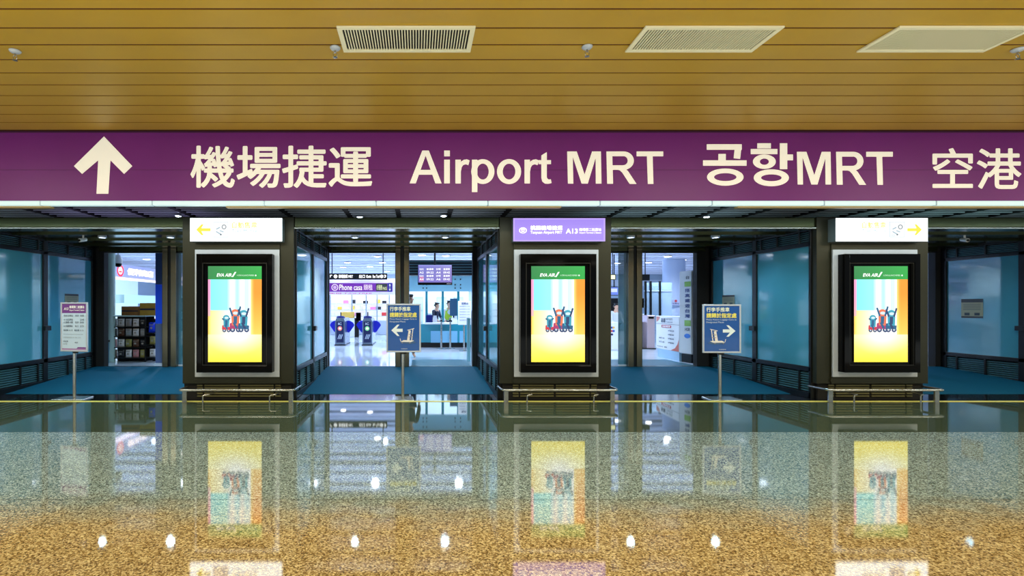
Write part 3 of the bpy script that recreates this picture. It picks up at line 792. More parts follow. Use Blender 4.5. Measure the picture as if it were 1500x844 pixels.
# ================================================================== THE STATION HALL BEHIND THE DOORS
HC, HB = 3.4, 30.0
struct('floor', mb=MB().box(-16, 16, FAR + .07, HB, HF - .05, HF), material=M['hallfloor'])
struct('wall_back', mb=MB().box(-16, 16, HB, HB + .1, HF, HC + .3), material=M['hallwall'])
struct('wall_right', mb=MB().box(15, 15.1, FAR, HB, HF, HC + .3), material=M['hallwall'])
struct('wall_left', mb=MB().box(-15.1, -15, FAR, HB, HF, HC + .3), material=M['hallwall'])
struct('ceiling', mb=MB().box(-16, 16, FAR + .25, HB, HC + .12, HC + .2), material=M['hallgap'])
bf = MB()
y = FAR + .5
while y < HB - .6:
    wdt = random.choice((.35, .5, .7)); bf.box(-15, 15, y, y + wdt, HC, HC + .06); y += wdt + random.choice((.3, .45, .6))
struct('ceiling', mb=bf, material=M['hallceil'])
struct('trim_5', mb=MB().box(-15, 15, HB - .03, HB, 2.75, 3.1), material=mat('white_band', rgb(235, 240, 250), .4))
# dark teal entrance mats just inside
tag(MB().box(-.12, 1.2, FAR + .09, 12.75, HF, HF + .008).build('entrance_mat', M['mat_']), 'teal entrance mat before the service counter', 'mat', 'teal mats inside the doors')
tag(MB().box(3.3, 6.2, FAR + .09, 12.75, HF, HF + .008).build('entrance_mat', M['mat_']), 'teal entrance mat before the white ticket partition', 'mat', 'teal mats inside the doors')

# hall downlights
def make_hall_light():
    r = thing('ceiling_light', (0, 0, HC), 'x', 'ceiling light', 'round lights in the hall ceiling')
    MB().lathe([(.17, 0), (.17, -.02), (.13, -.024)], (0, 0, HC), 24).build('rim', M['white'], r)
    MB().lathe([(.125, -.0245), (.10, -.032)], (0, 0, HC), 24).build('diffuser', M['lamph'], r)
    return r
hl = make_hall_light(); first = True
for px, py, lab in [(503, 391, 'fourth row left, above the black hanging sign'), (542, 390, 'above the middle of the black hanging sign'), (560, 384, 'above the right end of the black hanging sign'),
                    (553, 375, 'highest one in the left opening of the middle portal'), (509, 384, 'highest on the left, above the shop with purple sign'), (567, 397, 'lowest one, just above the end of the black hanging sign'),
                    (653, 374, 'above the departures monitor on the right'), (618, 373, 'above the departures monitor on the left'),
                    (978, 375, 'above the white ticket partition'), (950, 384, 'right of the right portal post, above the dark sign'), (905, 385, 'left of the right portal post, high'),
                    (903, 411, 'left of the right portal post, low'), (215, 379, 'over the convenience shop'), (1000, 380, 'above the tall green lettered column')]:
    Y = F * (HC - EYE) / (VY - py)
    loc = (XX(px, Y), Y, HC - .004)
    lab = 'round hall ceiling light, ' + lab
    if first: hl.location = loc; hl['label'] = lab; first = False
    else: again(hl, loc, lab)

# --- hanging wayfinding sign over the gates
Y = 17.6
hs = thing('hanging_sign', (XX(524, Y), Y, ZZ(409.5, Y)), 'black hanging sign with white lettering over the fare gates', 'sign', 'black hanging signs in the hall')
x0, x1, z0, z1 = XX(481, Y), XX(567, Y), ZZ(409.5, Y), ZZ(400.5, Y)
MB().box(x0, x1, Y, Y + .12, z0, z1).build('sign_box', M['matt'], hs, bevel=.01)
for px in (486, 561): MB().cyl((XX(px, Y), Y + .06, z1 - .01), (XX(px, Y), Y + .06, HC + .1), .016).build('hanger_rod', M['black'], hs)
f = Flat((0, Y - .002, 0), (1, 0, 0), (0, 0, 1)); h = z1 - z0
def T(px): return XX(px, Y)
f.text('↖', T(483.5), T(487), z0 + h*.25, z0 + h*.75, W, .04); f.disc(T(491.5), z0 + h*.5, h*.3, W); f.text('機場捷運 MRT', T(496), T(517), z0 + h*.22, z0 + h*.80, W, .03)
f.text('出口 Exit', T(526), T(544), z0 + h*.22, z0 + h*.80, W, .03); f.text('Bus Taxi', T(546), T(556), z0 + h*.25, z0 + h*.75, W, .03); f.disc(T(559), z0 + h*.5, h*.28, W); f.text('↗', T(562), T(565.5), z0 + h*.25, z0 + h*.75, W, .04)
f.build('lettering', hs, emit=1.6)

# --- shop with the purple sign
Y = 24.0
sh = thing('shop_unit', (XX(525, Y), Y, HF), 'white shop front with a purple sign reading Phone casa behind the fare gates', 'shop')
sx0, sx1 = XX(440, Y), XX(600, Y)
z1, z0 = ZZ(415, Y), ZZ(427.5, Y)
MB().box(sx0, sx1, Y, Y + .3, ZZ(432, Y), ZZ(408, Y)).build('fascia', mat('white_fascia', rgb(236, 232, 246), .4, emit=.25), sh)
MB().box(sx0, XX(575, Y), Y - .10, Y - .001, z0, z1).build('sign_board', mat('magenta_purple_sign', rgb(120, 44, 150), .35, emit=.35), sh)
f = Flat((0, Y - .103, 0), (1, 0, 0), (0, 0, 1)); h = z1 - z0
f.ring(XX(491, Y), z0 + h*.5, h*.40, h*.10, rgb(230, 214, 240)); f.disc(XX(491, Y), z0 + h*.5, h*.2, rgb(200, 170, 226))
f.text('Phone casa', XX(497.5, Y), XX(531, Y), z0 + h*.18, z0 + h*.84, W, .01); f.text('頭租', XX(533, Y), XX(546, Y), z0 + h*.18, z0 + h*.84, rgb(240, 225, 245), .01)
f.rect(XX(551, Y), XX(567.5, Y), z0 + h*.06, z0 + h*.94, rgb(36, 48, 42)); f.text('1折優惠', XX(552, Y), XX(560, Y), z0 + h*.2, z0 + h*.8, rgb(225, 236, 180), .01); f.text('PASS', XX(561, Y), XX(567, Y), z0 + h*.2, z0 + h*.55, rgb(225, 236, 180), .01)
f.rect(XX(568, Y), XX(574.5, Y), z0 - h*.02, z0 + h*1.02, rgb(28, 30, 150)); f.text('↑', XX(570, Y), XX(572.5, Y), z0 + h*.52, z0 + h*.9, W, .03); f.text('↓', XX(570, Y), XX(572.5, Y), z0 + h*.12, z0 + h*.46, W, .03)
f.build('lettering', sh, emit=1.2)
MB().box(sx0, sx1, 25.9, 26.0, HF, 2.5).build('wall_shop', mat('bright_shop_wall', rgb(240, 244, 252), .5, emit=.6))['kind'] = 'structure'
g = MB()
for px in (483, 515, 536, 552, 570): g.box(XX(px, Y) - .03, XX(px, Y) + .03, Y + .1, Y + .16, HF, ZZ(432, Y))
g.build('shop_post', M['grey'], sh)
for j, pz in enumerate((445, 454, 463)):
    r = thing('wall_shelf', ((sx0 + sx1) / 2, 25.89, ZZ(pz, 25.7)), '%s white wall shelf of the shop with the purple sign' % ('top', 'middle', 'bottom')[j], 'shelf', 'shelves of the purple signed shop')
    MB().box(sx0 + .3, sx1 - .3, 25.5, 25.899, ZZ(pz, 25.7) - .02, ZZ(pz, 25.7) - .001).build('board', M['white'], r)
    MB().box(sx0 + .3, sx1 - .3, 25.49, 25.499, ZZ(pz, 25.7) - .025, ZZ(pz, 25.7) + .012).build('price_rail', M['alu'], r)
r = thing('shop_counter', (XX(521, Y), Y + .6, HF), 'pale shop counter under the purple sign reading Phone casa', 'counter')
MB().box(XX(476, Y), XX(566, Y), Y + .34, Y + .9, HF, ZZ(470, Y) - .04).build('counter_body', mat('pale_counter', rgb(214, 224, 240), .3), r, bevel=.02)
MB().box(XX(475, Y), XX(567, Y), Y + .32, Y + .92, ZZ(470, Y) - .039, ZZ(470, Y)).build('worktop', M['white'], r, bevel=.01)
f = Flat((0, Y - .004, 0), (1, 0, 0), (0, 0, 1))
f.text('免稅 TAX FREE', XX(482, Y), XX(545, Y), ZZ(431, Y), ZZ(428.8, Y), rgb(226, 120, 190), .01); f.build('small_lettering', sh, emit=.8)
pr = None; names = ['white', 'red', 'black', 'pink', 'yellow']; cols = [rgb(232, 236, 244), rgb(206, 60, 60), rgb(34, 34, 40), rgb(226, 130, 190), rgb(238, 196, 70)]
pm = [mat('carton_%s' % a, c, .5) for a, c in zip(names, cols)]
ordn = ['first', 'second', 'third', 'fourth', 'fifth', 'sixth', 'seventh', 'eighth', 'ninth', 'tenth', 'eleventh', 'twelfth', 'thirteenth']
for j, pz in enumerate((445, 454, 463)):
    for q in range(10):
        px = 478 + q * 9.6 + random.uniform(-1.5, 1.5); ci = random.choice((0, 0, 0, 0, 1, 2, 3, 4))
        x = XX(px, 25.6); zz = ZZ(pz, 25.7); wd = random.uniform(.09, .14); ht = random.uniform(.12, .22)
        o = MB().box(x - wd, x + wd, 25.52, 25.66, zz, zz + ht).build('phone_case_box', pm[ci], bevel=.006)
        tag(o, '%s box, %s from the left on the %s shelf of the purple signed shop' % (names[ci], ordn[q], ('top', 'middle', 'bottom')[j]), 'box', 'boxes on the shop shelves')
# yellow display stand in the middle of the shop
yd = thing('display_stand', (XX(507, 22.5), 22.5, HF), 'yellow display stand between the two fare gates', 'display stand')
MB().box(XX(498, 22.5), XX(520, 22.5), 22.3, 22.7, HF, ZZ(466, 22.5)).build('pedestal', M['white'], yd, bevel=.02)
MB().box(XX(499, 22.5), XX(519, 22.5), 22.35, 22.65, ZZ(466, 22.5), ZZ(457, 22.5)).build('yellow_top', mat('yellow_card', rgb(246, 200, 90), .5), yd, bevel=.02)
MB().box(XX(522, 22.5), XX(529, 22.5), 22.35, 22.6, ZZ(470, 22.5), ZZ(458, 22.5)).build('black_screen', M['gloss'], yd, bevel=.01)
MB().box(XX(519, 22.5), XX(526, 22.5), 22.4, 22.5, HF, ZZ(466, 22.5)).build('screen_post', M['black'], yd)

# --- fare gates with blue fan flaps
def make_gate(dot):
    r = thing('fare_gate', (0, 0, HF), 'x', 'fare gate', 'fare gates with blue flaps')
    z = HF
    body = MB().prism([(-.17, 0), (.17, 0), (.17, .80), (.13, .93), (-.13, .93), (-.17, .80)], (0, 1.3, z), (1, 0, 0), (0, 0, 1), 1.3)
    body.build('housing', M['gate'], r, bevel=.012)
    MB().box(-.125, .125, -.012, -.0005, z + .10, z + .82).build('front_panel', mat('navy_front_panel', rgb(30, 40, 84), .25), r, bevel=.004)
    MB().lathe([(.15, .93), (.15, .96), (.12, 1.0), (.04, 1.01)], (0, .16, z), 20).build('reader_cap', M['bluecap'], r, smooth=True)
    MB().cyl((0, .2, z + 1.0), (0, .2, z + 1.14), .02).build('beacon_post', M['black'], r)
    f = Flat((0, -.014, z), (1, 0, 0), (0, 0, 1))
    f.ring(0, .58, .075, .018, rgb(220, 120, 120) if dot == 'red' else rgb(120, 225, 150)); f.disc(0, .58, .04, W)
    f.build('indicator', r, emit=1.6)
    f = Flat((0, -.014, z), (1, 0, 0), (0, 0, 1))
    for q in range(3): f.line((-.07 + q*.05, .22), (-.01 + q*.05, .38), .022, rgb(190, 205, 225))
    f.text('IC', -.06, .06, .70, .78, rgb(210, 220, 235), .02)
    f.build('panel_print', r)
    MB().box(-.19, .19, -.03, 1.33, z, z + .03).build('kick_base', M['black'], r)
    for s in (-1, 1):
        fl = [(.171, .44), (.22, .41), (.28, .45), (.40, .62), (.435, .68), (.38, .77), (.28, .83), (.171, .84)]
        pts = [(s * a, b) for a, b in fl]
        if s < 0: pts = pts[::-1]
        MB().prism(pts, (0, .52, z), (1, 0, 0), (0, 0, 1), .03).build('flap', M['blue'], r, bevel=.006)
    return r
Yg = 17.5
g1 = make_gate('red'); g1.location = (XX(498, Yg), Yg, HF); g1['label'] = 'left fare gate, red light, blue fan flaps'
g1['label'] = 'grey fare gate with blue flaps and a red indicator, below the shop sign emblem'
g2 = make_gate('green'); g2.location = (XX(538, Yg), Yg, HF); g2['label'] = 'grey fare gate with blue flaps and a green indicator, next to the left-arrow stand'

# --- service counter
Y = 16.6
ct = thing('service_counter', (XX(650, Y), Y, HF), 'teal glass service counter with a pale upper band, right half of middle portal', 'counter')
cx0, cx1 = XX(600, Y), XX(700, Y)
MB().box(cx0, cx1, Y, Y + .6, HF + .16, ZZ(475, Y)).build('counter_front', M['teal'], ct, bevel=.01)
MB().box(cx0, cx1, Y + .06, Y + .6, HF, HF + .159).build('kick_plinth', M['black'], ct)
MB().box(XX(622, Y), XX(663, Y), Y - .22, Y + .55, ZZ(475, Y) + .002, ZZ(472.5, Y)).build('worktop', M['white'], ct, bevel=.01)
pn = MB()
for a, b in ((631, 645), (648, 659), (661, 670), (673, 681)): pn.box(XX(a, Y), XX(b, Y), Y - .012, Y - .001, ZZ(502, Y), ZZ(485, Y))
pn.build('lit_panels', mat('pale_blue_panel', rgb(120, 180, 215), .2), ct)
MB().box(XX(596, Y), XX(698, Y), Y + .1, Y + .16, ZZ(427, Y), ZZ(404, Y)).build('glass_band', M['paleglass'], ct)
MB().box(XX(596, Y), XX(698, Y), Y + .0, Y + .5, ZZ(403.5, Y), ZZ(381, Y)).build('dark_fascia', M['black'], ct, bevel=.03)
sl = MB()
for q in range(5): sl.box(XX(597, Y), XX(697, Y), Y - .02, Y - .001, ZZ(400 - q*4, Y), ZZ(399 - q*4, Y))
sl.build('fascia_slats', M['slat'], ct)
bl = MB()
for px in (620, 625, 667, 675):
    for py in (409, 417, 422): bl.cyl((XX(px, Y), Y + .099, ZZ(py, Y)), (XX(px, Y), Y + .075, ZZ(py, Y)), .022)
bl.build('fixing_bolts', M['black'], ct)
for px in (625, 649, 672, 695): MB().box(XX(px, Y) - .04, XX(px, Y) + .04, Y + .17, Y + .25, ZZ(475, Y), ZZ(381, Y)).build('mullion', M['teal'], ct)
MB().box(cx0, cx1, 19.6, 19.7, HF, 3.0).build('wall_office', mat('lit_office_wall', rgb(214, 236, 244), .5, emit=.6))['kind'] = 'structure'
for q, px in enumerate((606, 640, 665)):
    r = thing('filing_cabinet', (XX(px + 7, 19.3), 19.45, HF), 'pale cabinet behind the service counter, ' + ('left of the dark haired staff', 'behind the staff in the yellow-green vest', 'behind the computer monitor')[q], 'cabinet', 'cabinets behind the service counter')
    MB().box(XX(px, 19.3), XX(px + 14, 19.3), 19.3, 19.59, HF, 1.9).build('cabinet_body', mat('pale_cabinet', rgb(190, 214, 224), .5), r, bevel=.01)
    for z in (.5, .95, 1.4): MB().box(XX(px + 1, 19.3), XX(px + 13, 19.3), 19.285, 19.299, HF + z - .2, HF + z + .2).build('drawer', mat('pale_drawer', rgb(206, 226, 236), .4), r, bevel=.004)
# things on it
for px, w_, h_, mm, lab in [(629, .10, .24, 'bluecap', 'dark blue leaflet holder at the left end of the service counter'), (637.5, .07, .16, 'white', 'white leaflet holder at the left of the service counter'),
                            (667, .09, .14, 'white', 'white document tray right of the staff in the yellow vest')]:
    x = XX(px, Y); z = ZZ(472.5, Y) if px < 660 else ZZ(475, Y)
    r = thing('leaflet_holder', (x, Y + .2, z), lab, 'leaflet holder', 'leaflet holders on the counter')
    MB().hexa([(x - w_, Y + .1, z), (x + w_, Y + .1, z), (x + w_, Y + .25, z), (x - w_, Y + .25, z), (x - w_, Y + .16, z + h_), (x + w_, Y + .16, z + h_), (x + w_, Y + .25, z + h_), (x - w_, Y + .25, z + h_)]).build('holder', M[mm], r, bevel=.006)
    MB().box(x - w_*.8, x + w_*.8, Y + .18, Y + .22, z + .03, z + h_ + .06).build('leaflets', M['shirt'], r)
mo = thing('computer_monitor', (XX(666, Y), Y + .35, ZZ(475, Y)), 'dark computer monitor seen from behind on the service counter', 'monitor')
MB().box(XX(660, Y), XX(671, Y), Y + .32, Y + .36, ZZ(463, Y), ZZ(437, Y)).build('monitor_back', mat('dark_blue_monitor', rgb(38, 84, 120), .4), mo, bevel=.01)
MB().cyl((XX(665.5, Y), Y + .36, ZZ(475, Y)), (XX(665.5, Y), Y + .36, ZZ(450, Y)), .025).build('monitor_stand', M['black'], mo)
# queue posts
def make_post():
    r = thing('queue_post', (0, 0, HF), 'x', 'queue post', 'steel queue posts')
    MB().lathe([(.15, 0), (.15, .012), (.03, .03), (.024, .9), (.034, .91), (.034, .97), (.01, .985)], (0, 0, HF), 18).build('post', M['steel'], r, smooth=True)
    MB().lathe([(.036, .86), (.036, .90)], (0, 0, HF), 18).build('belt_head', M['black'], r, smooth=True)
    return r
qp = make_post(); Yq = 16.0; qp.location = (XX(646.5, Yq), Yq, HF); qp['label'] = 'steel queue post before the middle of the service counter'
again(qp, (XX(659.5, 16.15), 16.15, HF), 'steel queue post before the right part of the service counter')
# white notice board and silver post at the right
wb = thing('notice_board', (XX(680, 15.2), 15.2, HF), 'white freestanding notice board at the right end of the service counter', 'notice board')
MB().box(XX(671, 15.2), XX(690, 15.2), 15.2, 15.24, ZZ(476, 15.2), ZZ(441, 15.2)).build('board', M['white'], wb, bevel=.01)
MB().cyl((XX(680, 15.2), 15.26, HF + .02), (XX(680, 15.2), 15.26, ZZ(470, 15.2)), .025).build('pole', M['steel'], wb)
MB().box(XX(673, 15.2), XX(687, 15.2), 15.1, 15.4, HF, HF + .02).build('base_plate', M['steel'], wb)
f = Flat((0, 15.198, 0), (1, 0, 0), (0, 0, 1))
for q in range(6): f.text('旅客服務中心公告', XX(673, 15.2), XX(688, 15.2), ZZ(450 + q*4, 15.2), ZZ(448 + q*4, 15.2), rgb(100, 110, 150))
f.text('服務台', XX(676, 15.2), XX(686, 15.2), ZZ(446.5, 15.2), ZZ(443, 15.2), rgb(60, 70, 120), .02); f.build('lettering', wb)
sp = thing('barrier_panel', (XX(686, 12.4), 12.4, HF), 'pale glass barrier panel inside the middle door at the right', 'barrier')
MB().box(XX(684, 12.4), XX(688.5, 12.4), 12.3, 12.5, HF, ZZ(466, 12.4)).build('panel', M['paleglass'], sp, bevel=.01)
MB().box(XX(690, 12.2), XX(692, 12.2), 12.1, 12.2, HF, ZZ(455, 12.2)).build('end_post', M['alu'], sp)

# --- departures monitor
Y = 15.0
tv = thing('departures_monitor', (XX(637, Y), Y, ZZ(418, Y)), 'purple timetable monitor hanging over the service counter', 'monitor')
x0, x1, z0, z1 = XX(612, Y), XX(662.5, Y), ZZ(417.5, Y), ZZ(387.5, Y)
MB().box(x0, x1, Y, Y + .09, z0, z1).build('casing', M['gloss'], tv, bevel=.008)
MB().cyl((XX(637, Y), Y + .05, z1 - .02), (XX(637, Y), Y + .05, HC + .1), .028).build('ceiling_pole', M['black'], tv)
f = Flat((0, Y - .002, 0), (1, 0, 0), (0, 0, 1)); h = z1 - z0; w = x1 - x0
f.grid(x0 + .015, x1 - .015, z0 + h*.12, z1 - .015, 8, 6, lambda u, v: rgb(int(118 + 16*u), int(112 + 10*v), int(206 - 8*u)))
f.rect(x0 + .015, x1 - .015, z1 - h*.09, z1 - .015, rgb(150, 146, 226)); f.rect(x0 + w*.05, x0 + w*.17, z0 + h*.17, z0 + h*.40, rgb(206, 120, 180))
sc = f.build('screen', tv, emit=1.0)
f = Flat((0, Y - .009, 0), (1, 0, 0), (0, 0, 1))
for q, (a, b, tx) in enumerate([(.05, .17, '往台北'), (.25, .46, '普通車'), (.53, .66, '往中壢'), (.74, .93, '直達車')]):
    for j in range(4):
        f.text(tx if j % 2 == 0 else ('09:%d2' % (q + 1) if q % 2 else 'A%d' % (q + j + 1)), x0 + w*a, x0 + w*b, z0 + h*(.72 - j*.165), z0 + h*(.82 - j*.165), W, .02)
f.text('10:30:15', x0 + w*.84, x0 + w*.97, z0 + h*.035, z0 + h*.085, rgb(200, 200, 220)); f.build('lettering', sc, emit=1.2)

# --- convenience shop behind the left portal
cs = thing('convenience_shop', (-9.0, 15, HF), 'convenience shop with a red ringed emblem on its white fascia', 'shop')
X0 = -8.55; ya, yb_ = 13.6, 21.0
MB().box(X0 - .2, X0, ya, yb_, 2.36, 2.74).build('fascia', mat('lilac_fascia', rgb(186, 190, 232), .35, emit=.25), cs)
MB().box(X0 - .21, X0 + .03, ya, yb_, 2.31, 2.358).build('fascia_trim', mat('pink_light_edge', rgb(255, 226, 240), .4, emit=1.2), cs)
f = Flat((X0 + .004, 0, 0), (0, 1, 0), (0, 0, 1))
f.ring(14.75, 2.55, .17, .05, rgb(236, 40, 60)); f.disc(14.75, 2.55, .10, rgb(255, 236, 236)); f.rect(14.68, 14.82, 2.50, 2.54, rgb(236, 40, 60)); f.build('emblem', cs, emit=1.6)
f = Flat((X0 + .004, 0, 0), (0, 1, 0), (0, 0, 1))
f.text('便利商店', 15.1, 16.6, 2.45, 2.66, rgb(255, 240, 246), .04); f.build('lettering', cs, emit=2.2)
f = Flat((X0 + .004, 0, 0), (0, 1, 0), (0, 0, 1)); f.text('CONVENIENCE', 16.9, 19.6, 2.46, 2.6, rgb(255, 246, 250), .04)
f.build('small_lettering', cs, emit=2.2)
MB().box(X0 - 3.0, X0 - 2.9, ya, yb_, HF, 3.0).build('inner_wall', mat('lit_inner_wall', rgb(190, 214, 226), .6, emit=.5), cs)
MB().box(X0 - .12, X0 - .02, 13.62, 14.5, 1.62, 2.25).build('menu_board', mat('dark_teal_board', rgb(22, 70, 92), .3), cs)
MB().box(X0 - .9, X0 + .35, 14.6, 19.0, HF, 1.22).build('counter', mat('white_counter', rgb(226, 240, 242), .35, emit=.2), cs, bevel=.02)
MB().box(X0 - .9, X0 + .2, 14.6, 19.0, 1.62, 1.86).build('canopy_panel', mat('pale_cyan_canopy', rgb(186, 228, 236), .35, emit=.35), cs)
f = Flat((X0 + .36, 0, 0), (0, 1, 0), (0, 0, 1)); f.text('熱咖啡 特價', 14.8, 17.6, 1.02, 1.16, rgb(226, 110, 60), .02); f.build('counter_lettering', cs)
g = MB()
for y in (13.62, 17.0, 20.9): g.box(X0 - .12, X0, y, y + .1, HF, 2.31)
g.build('shop_post', mat('dark_cyan_post', rgb(50, 110, 120), .3, .3), cs)
# pale column and bin at the left jamb
pcx = XX(156, 12.0)
struct('column', mb=MB().lathe([(.09, 0), (.09, 3.1)], (pcx - .04, 12.25, HF), 20), material=mat('pale_green_column', rgb(196, 222, 214), .3), smooth=True)
bn = thing('litter_bin', (XX(152.5, 11.75), 11.75, HF), 'small teal litter bin at the left jamb of the left doorway', 'bin')
bxx = XX(153.5, 11.75)
MB().box(bxx - .12, bxx + .04, 11.68, 11.86, HF, HF + .5).build('bin_body', mat('teal_bin', rgb(48, 130, 158), .4), bn, bevel=.02)
MB().box(bxx - .13, bxx + .05, 11.67, 11.87, HF + .5, HF + .55).build('bin_lid', M['black'], bn, bevel=.01)
# dome camera
dm = thing('dome_camera', (XX(173, 12.4), 12.4, 2.5), 'white dome security camera hanging inside the left doorway', 'security camera')
x = XX(173, 12.4); zc = ZZ(385, 12.4)
MB().lathe([(.012, .30), (.02, .20), (.07, .16), (.095, .06), (.098, -.02)], (x, 12.4, zc), 24).build('housing', M['white'], dm, smooth=True)
MB().lathe([(.085, -.021), (.075, -.07), (.04, -.10), (.008, -.108)], (x, 12.4, zc), 24).build('dome', M['gloss'], dm, smooth=True)
MB().cyl((x, 12.4, zc + .30), (x, 12.4, HC + .1), .014).build('ceiling_rod', M['white'], dm)

# snack rack
Y = 12.25
rk = thing('snack_rack', (XX(187, Y), Y, HF), 'black snack rack filled with bags behind the left doorway', 'rack')
rx0, rx1 = XX(159, Y), XX(214, Y); rz = [HF + .10, HF + .35, HF + .61, HF + .84]
top = ZZ(464, Y)
u = MB()
for x in (rx0, rx1 - .03):
    for y in (Y - .02, Y + .36): u.box(x, x + .03, y, y + .03, HF, top)
u.build('upright', M['black'], rk)
for z in rz: MB().box(rx0, rx1, Y - .03, Y + .36, z - .02, z).build('shelf', M['black'], rk)
MB().box(rx0, rx1, Y + .37, Y + .39, HF, top).build('back_panel', M['matt'], rk)
MB().box(rx0 - .02, rx1 + .02, Y - .05, Y + .4, top, top + .03).build('top_shelf', mat('teal_white_top', rgb(170, 200, 205), .4), rk, bevel=.006)
def bag_mesh(m):
    b = MB(); nx, nz = 6, 8; w2, h2, t2 = .075, .19, .035
    for side in (-1, 1):
        vs = []; fs = []
        for j in range(nz + 1):
            for i in range(nx + 1):
                u_, v_ = i / nx * 2 - 1, j / nz
                puff = t2 * (1 - u_**4) ** .5 * math.sin(math.pi * v_) ** .6 if 0 < v_ < 1 else 0
                vs.append((u_ * w2 * (1 - .06 * math.sin(math.pi * v_)), side * puff, v_ * h2))
        for j in range(nz):
            for i in range(nx):
                q = j*(nx+1) + i; fs.append((q, q+1, q+nx+2, q+nx+1))
        b.add(vs, fs)
    o = b.build('snack_bag', m, smooth=True)
    f = Flat((0, -t2 - .003, 0), (1, 0, 0), (0, 0, 1)); f.disc(0, .085, .026, rgb(150, 146, 140), .022); f.rect(-.045, .045, .135, .15, rgb(120, 118, 116))
    f.build('bag_print', o)
    return o
bc = [('grey', rgb(150, 150, 158)), ('white', rgb(214, 214, 220)), ('pink', rgb(190, 130, 140)), ('brown', rgb(92, 62, 48)), ('black', rgb(36, 36, 42)), ('olive', rgb(150, 146, 84))]
protos = {}
def bag(cname, x, y, z, label, grp, s=1.0):
    if cname not in protos:
        o = protos[cname] = bag_mesh(mat('bag_' + cname, dict(bc)[cname], .3, noise=.12, nscale=18))
    else: o = copy_tree(protos[cname])
    o.location = (x, y, z); o.scale = (s, 1, s)
    return tag(o, label, 'snack bag', grp)
rowc = [['brown', 'black', 'white', 'pink', 'olive'], ['pink', 'white', 'olive', 'brown', 'black'], ['black', 'brown', 'grey', 'white', 'grey'], ['grey', 'white', 'grey', 'white', 'black']]
for j, z in enumerate(rz):
    for q in range(5):
        cn = rowc[j][q]
        bag(cn, rx0 + .10 + q * (rx1 - rx0 - .2) / 4, Y + .06, z + .0015, '%s snack bag, %s from the left on the %s shelf of the snack rack' % (cn, ordn[q], ('lowest', 'second lowest', 'third', 'highest')[j]), 'snack bags on the black rack')
# cartons on top, blue bag at the end
for px0, px1, py0, mm, lab in [(177, 202, 449, 'carton', 'brown carton on the left of the snack rack top'), (204, 227, 444, 'carton2', 'taller golden carton on the right of the snack rack top')]:
    x0, x1 = XX(px0, Y), XX(px1, Y); h = ZZ(py0, Y) - top - .03; zb = top + .0302
    r = thing('carton', ((x0 + x1) / 2, Y + .18, zb), lab, 'carton', 'cartons on the snack rack')
    MB().box(x0, x1, Y + .02, Y + .32, zb, zb + h).build('box_body', M[mm], r, bevel=.006)
    MB().box(x0 + .01, x1 - .01, Y + .012, Y + .0195, zb + h*.42, zb + h*.56).build('printed_band', M['navy'], r)
    MB().box((x0+x1)/2 - .03, (x0+x1)/2 + .03, Y + .03, Y + .31, zb + h, zb + h + .002).build('tape', M['beige'], r)
fr_x = XX(222, 12.2)
s2 = thing('side_rack', (fr_x, 12.3, HF), 'narrow side rack with a blue bag at the end of the snack rack', 'rack')
MB().box(fr_x - .11, fr_x + .09, 12.45, 12.47, HF, HF + 1.02).build('back_panel', M['black'], s2)
for z in (.12, .42, .70): MB().box(fr_x - .11, fr_x + .09, 12.16, 12.45, HF + z - .02, HF + z).build('shelf', M['black'], s2)
for k2, z in enumerate((.12, .42)):
    bag(('white', 'olive')[k2], fr_x, 12.26, HF + z + .0015, '%s snack bag on the %s shelf of the narrow side rack' % (('white', 'olive')[k2], ('lowest', 'middle')[k2]), 'snack bags on the side rack')
bb = bag_mesh(mat('bag_blue', rgb(22, 60, 220), .3)); bb.location = (fr_x - .02, 12.26, HF + .7015); bb.scale = (1.05, 1, 1.3)
protos['blue'] = bb; tag(bb, 'bright blue snack bag on top of the narrow side rack', 'snack bag', 'snack bags on the side rack')
# goods seen right of the left door post
rx = XX(268, 13.2)
s3 = thing('goods_rack', (rx, 13.4, HF), 'rack of goods seen right of the left door post', 'rack')
MB().box(rx - .25, rx + .3, 13.55, 13.58, HF, 1.75).build('back_panel', M['matt'], s3)
for z in (.5, .75, 1.0, 1.25, 1.5): MB().box(rx - .25, rx + .3, 13.25, 13.55, HF + z - .02, HF + z).build('shelf', M['black'], s3)
for q, z in enumerate((.5, .75, 1.0, 1.25)):
    cn = ('white', 'olive', 'white', 'pink')[q]
    bag(cn, rx - .11, 13.36, HF + z + .0015, '%s bag on the %s shelf of the goods rack right of the left door post' % (cn, ('lowest', 'second', 'third', 'highest')[q]), 'bags on the goods rack')
# blue glow on the left post's side face, painted as coloured sheets
bp = thing('post_glow_panel', (XX(233.5, 12.0), 12.0, HF), 'bright blue glow on the left door post, painted on an added panel', 'painted glow')
MB().box(XX(228, 11.75), XX(240, 11.75), 11.74, 11.78, 1.12, 2.02).build('glow_sheet', M['skyblue'], bp)
MB().box(XX(228, 11.75), XX(240, 11.75), 11.74, 11.78, 2.021, 2.74).build('upper_sheet', mat('dark_blue_sheet', rgb(28, 62, 128), .3), bp)
MB().box(XX(228, 11.75), XX(240, 11.75), 11.74, 11.78, HF + .03, 1.119).build('lower_sheet', mat('slate_sheet', rgb(86, 104, 150), .3), bp)
MB().box(XX(227.5, 11.75), XX(240.5, 11.75), 11.68, 11.84, HF, HF + .03).build('foot', M['alu'], bp)

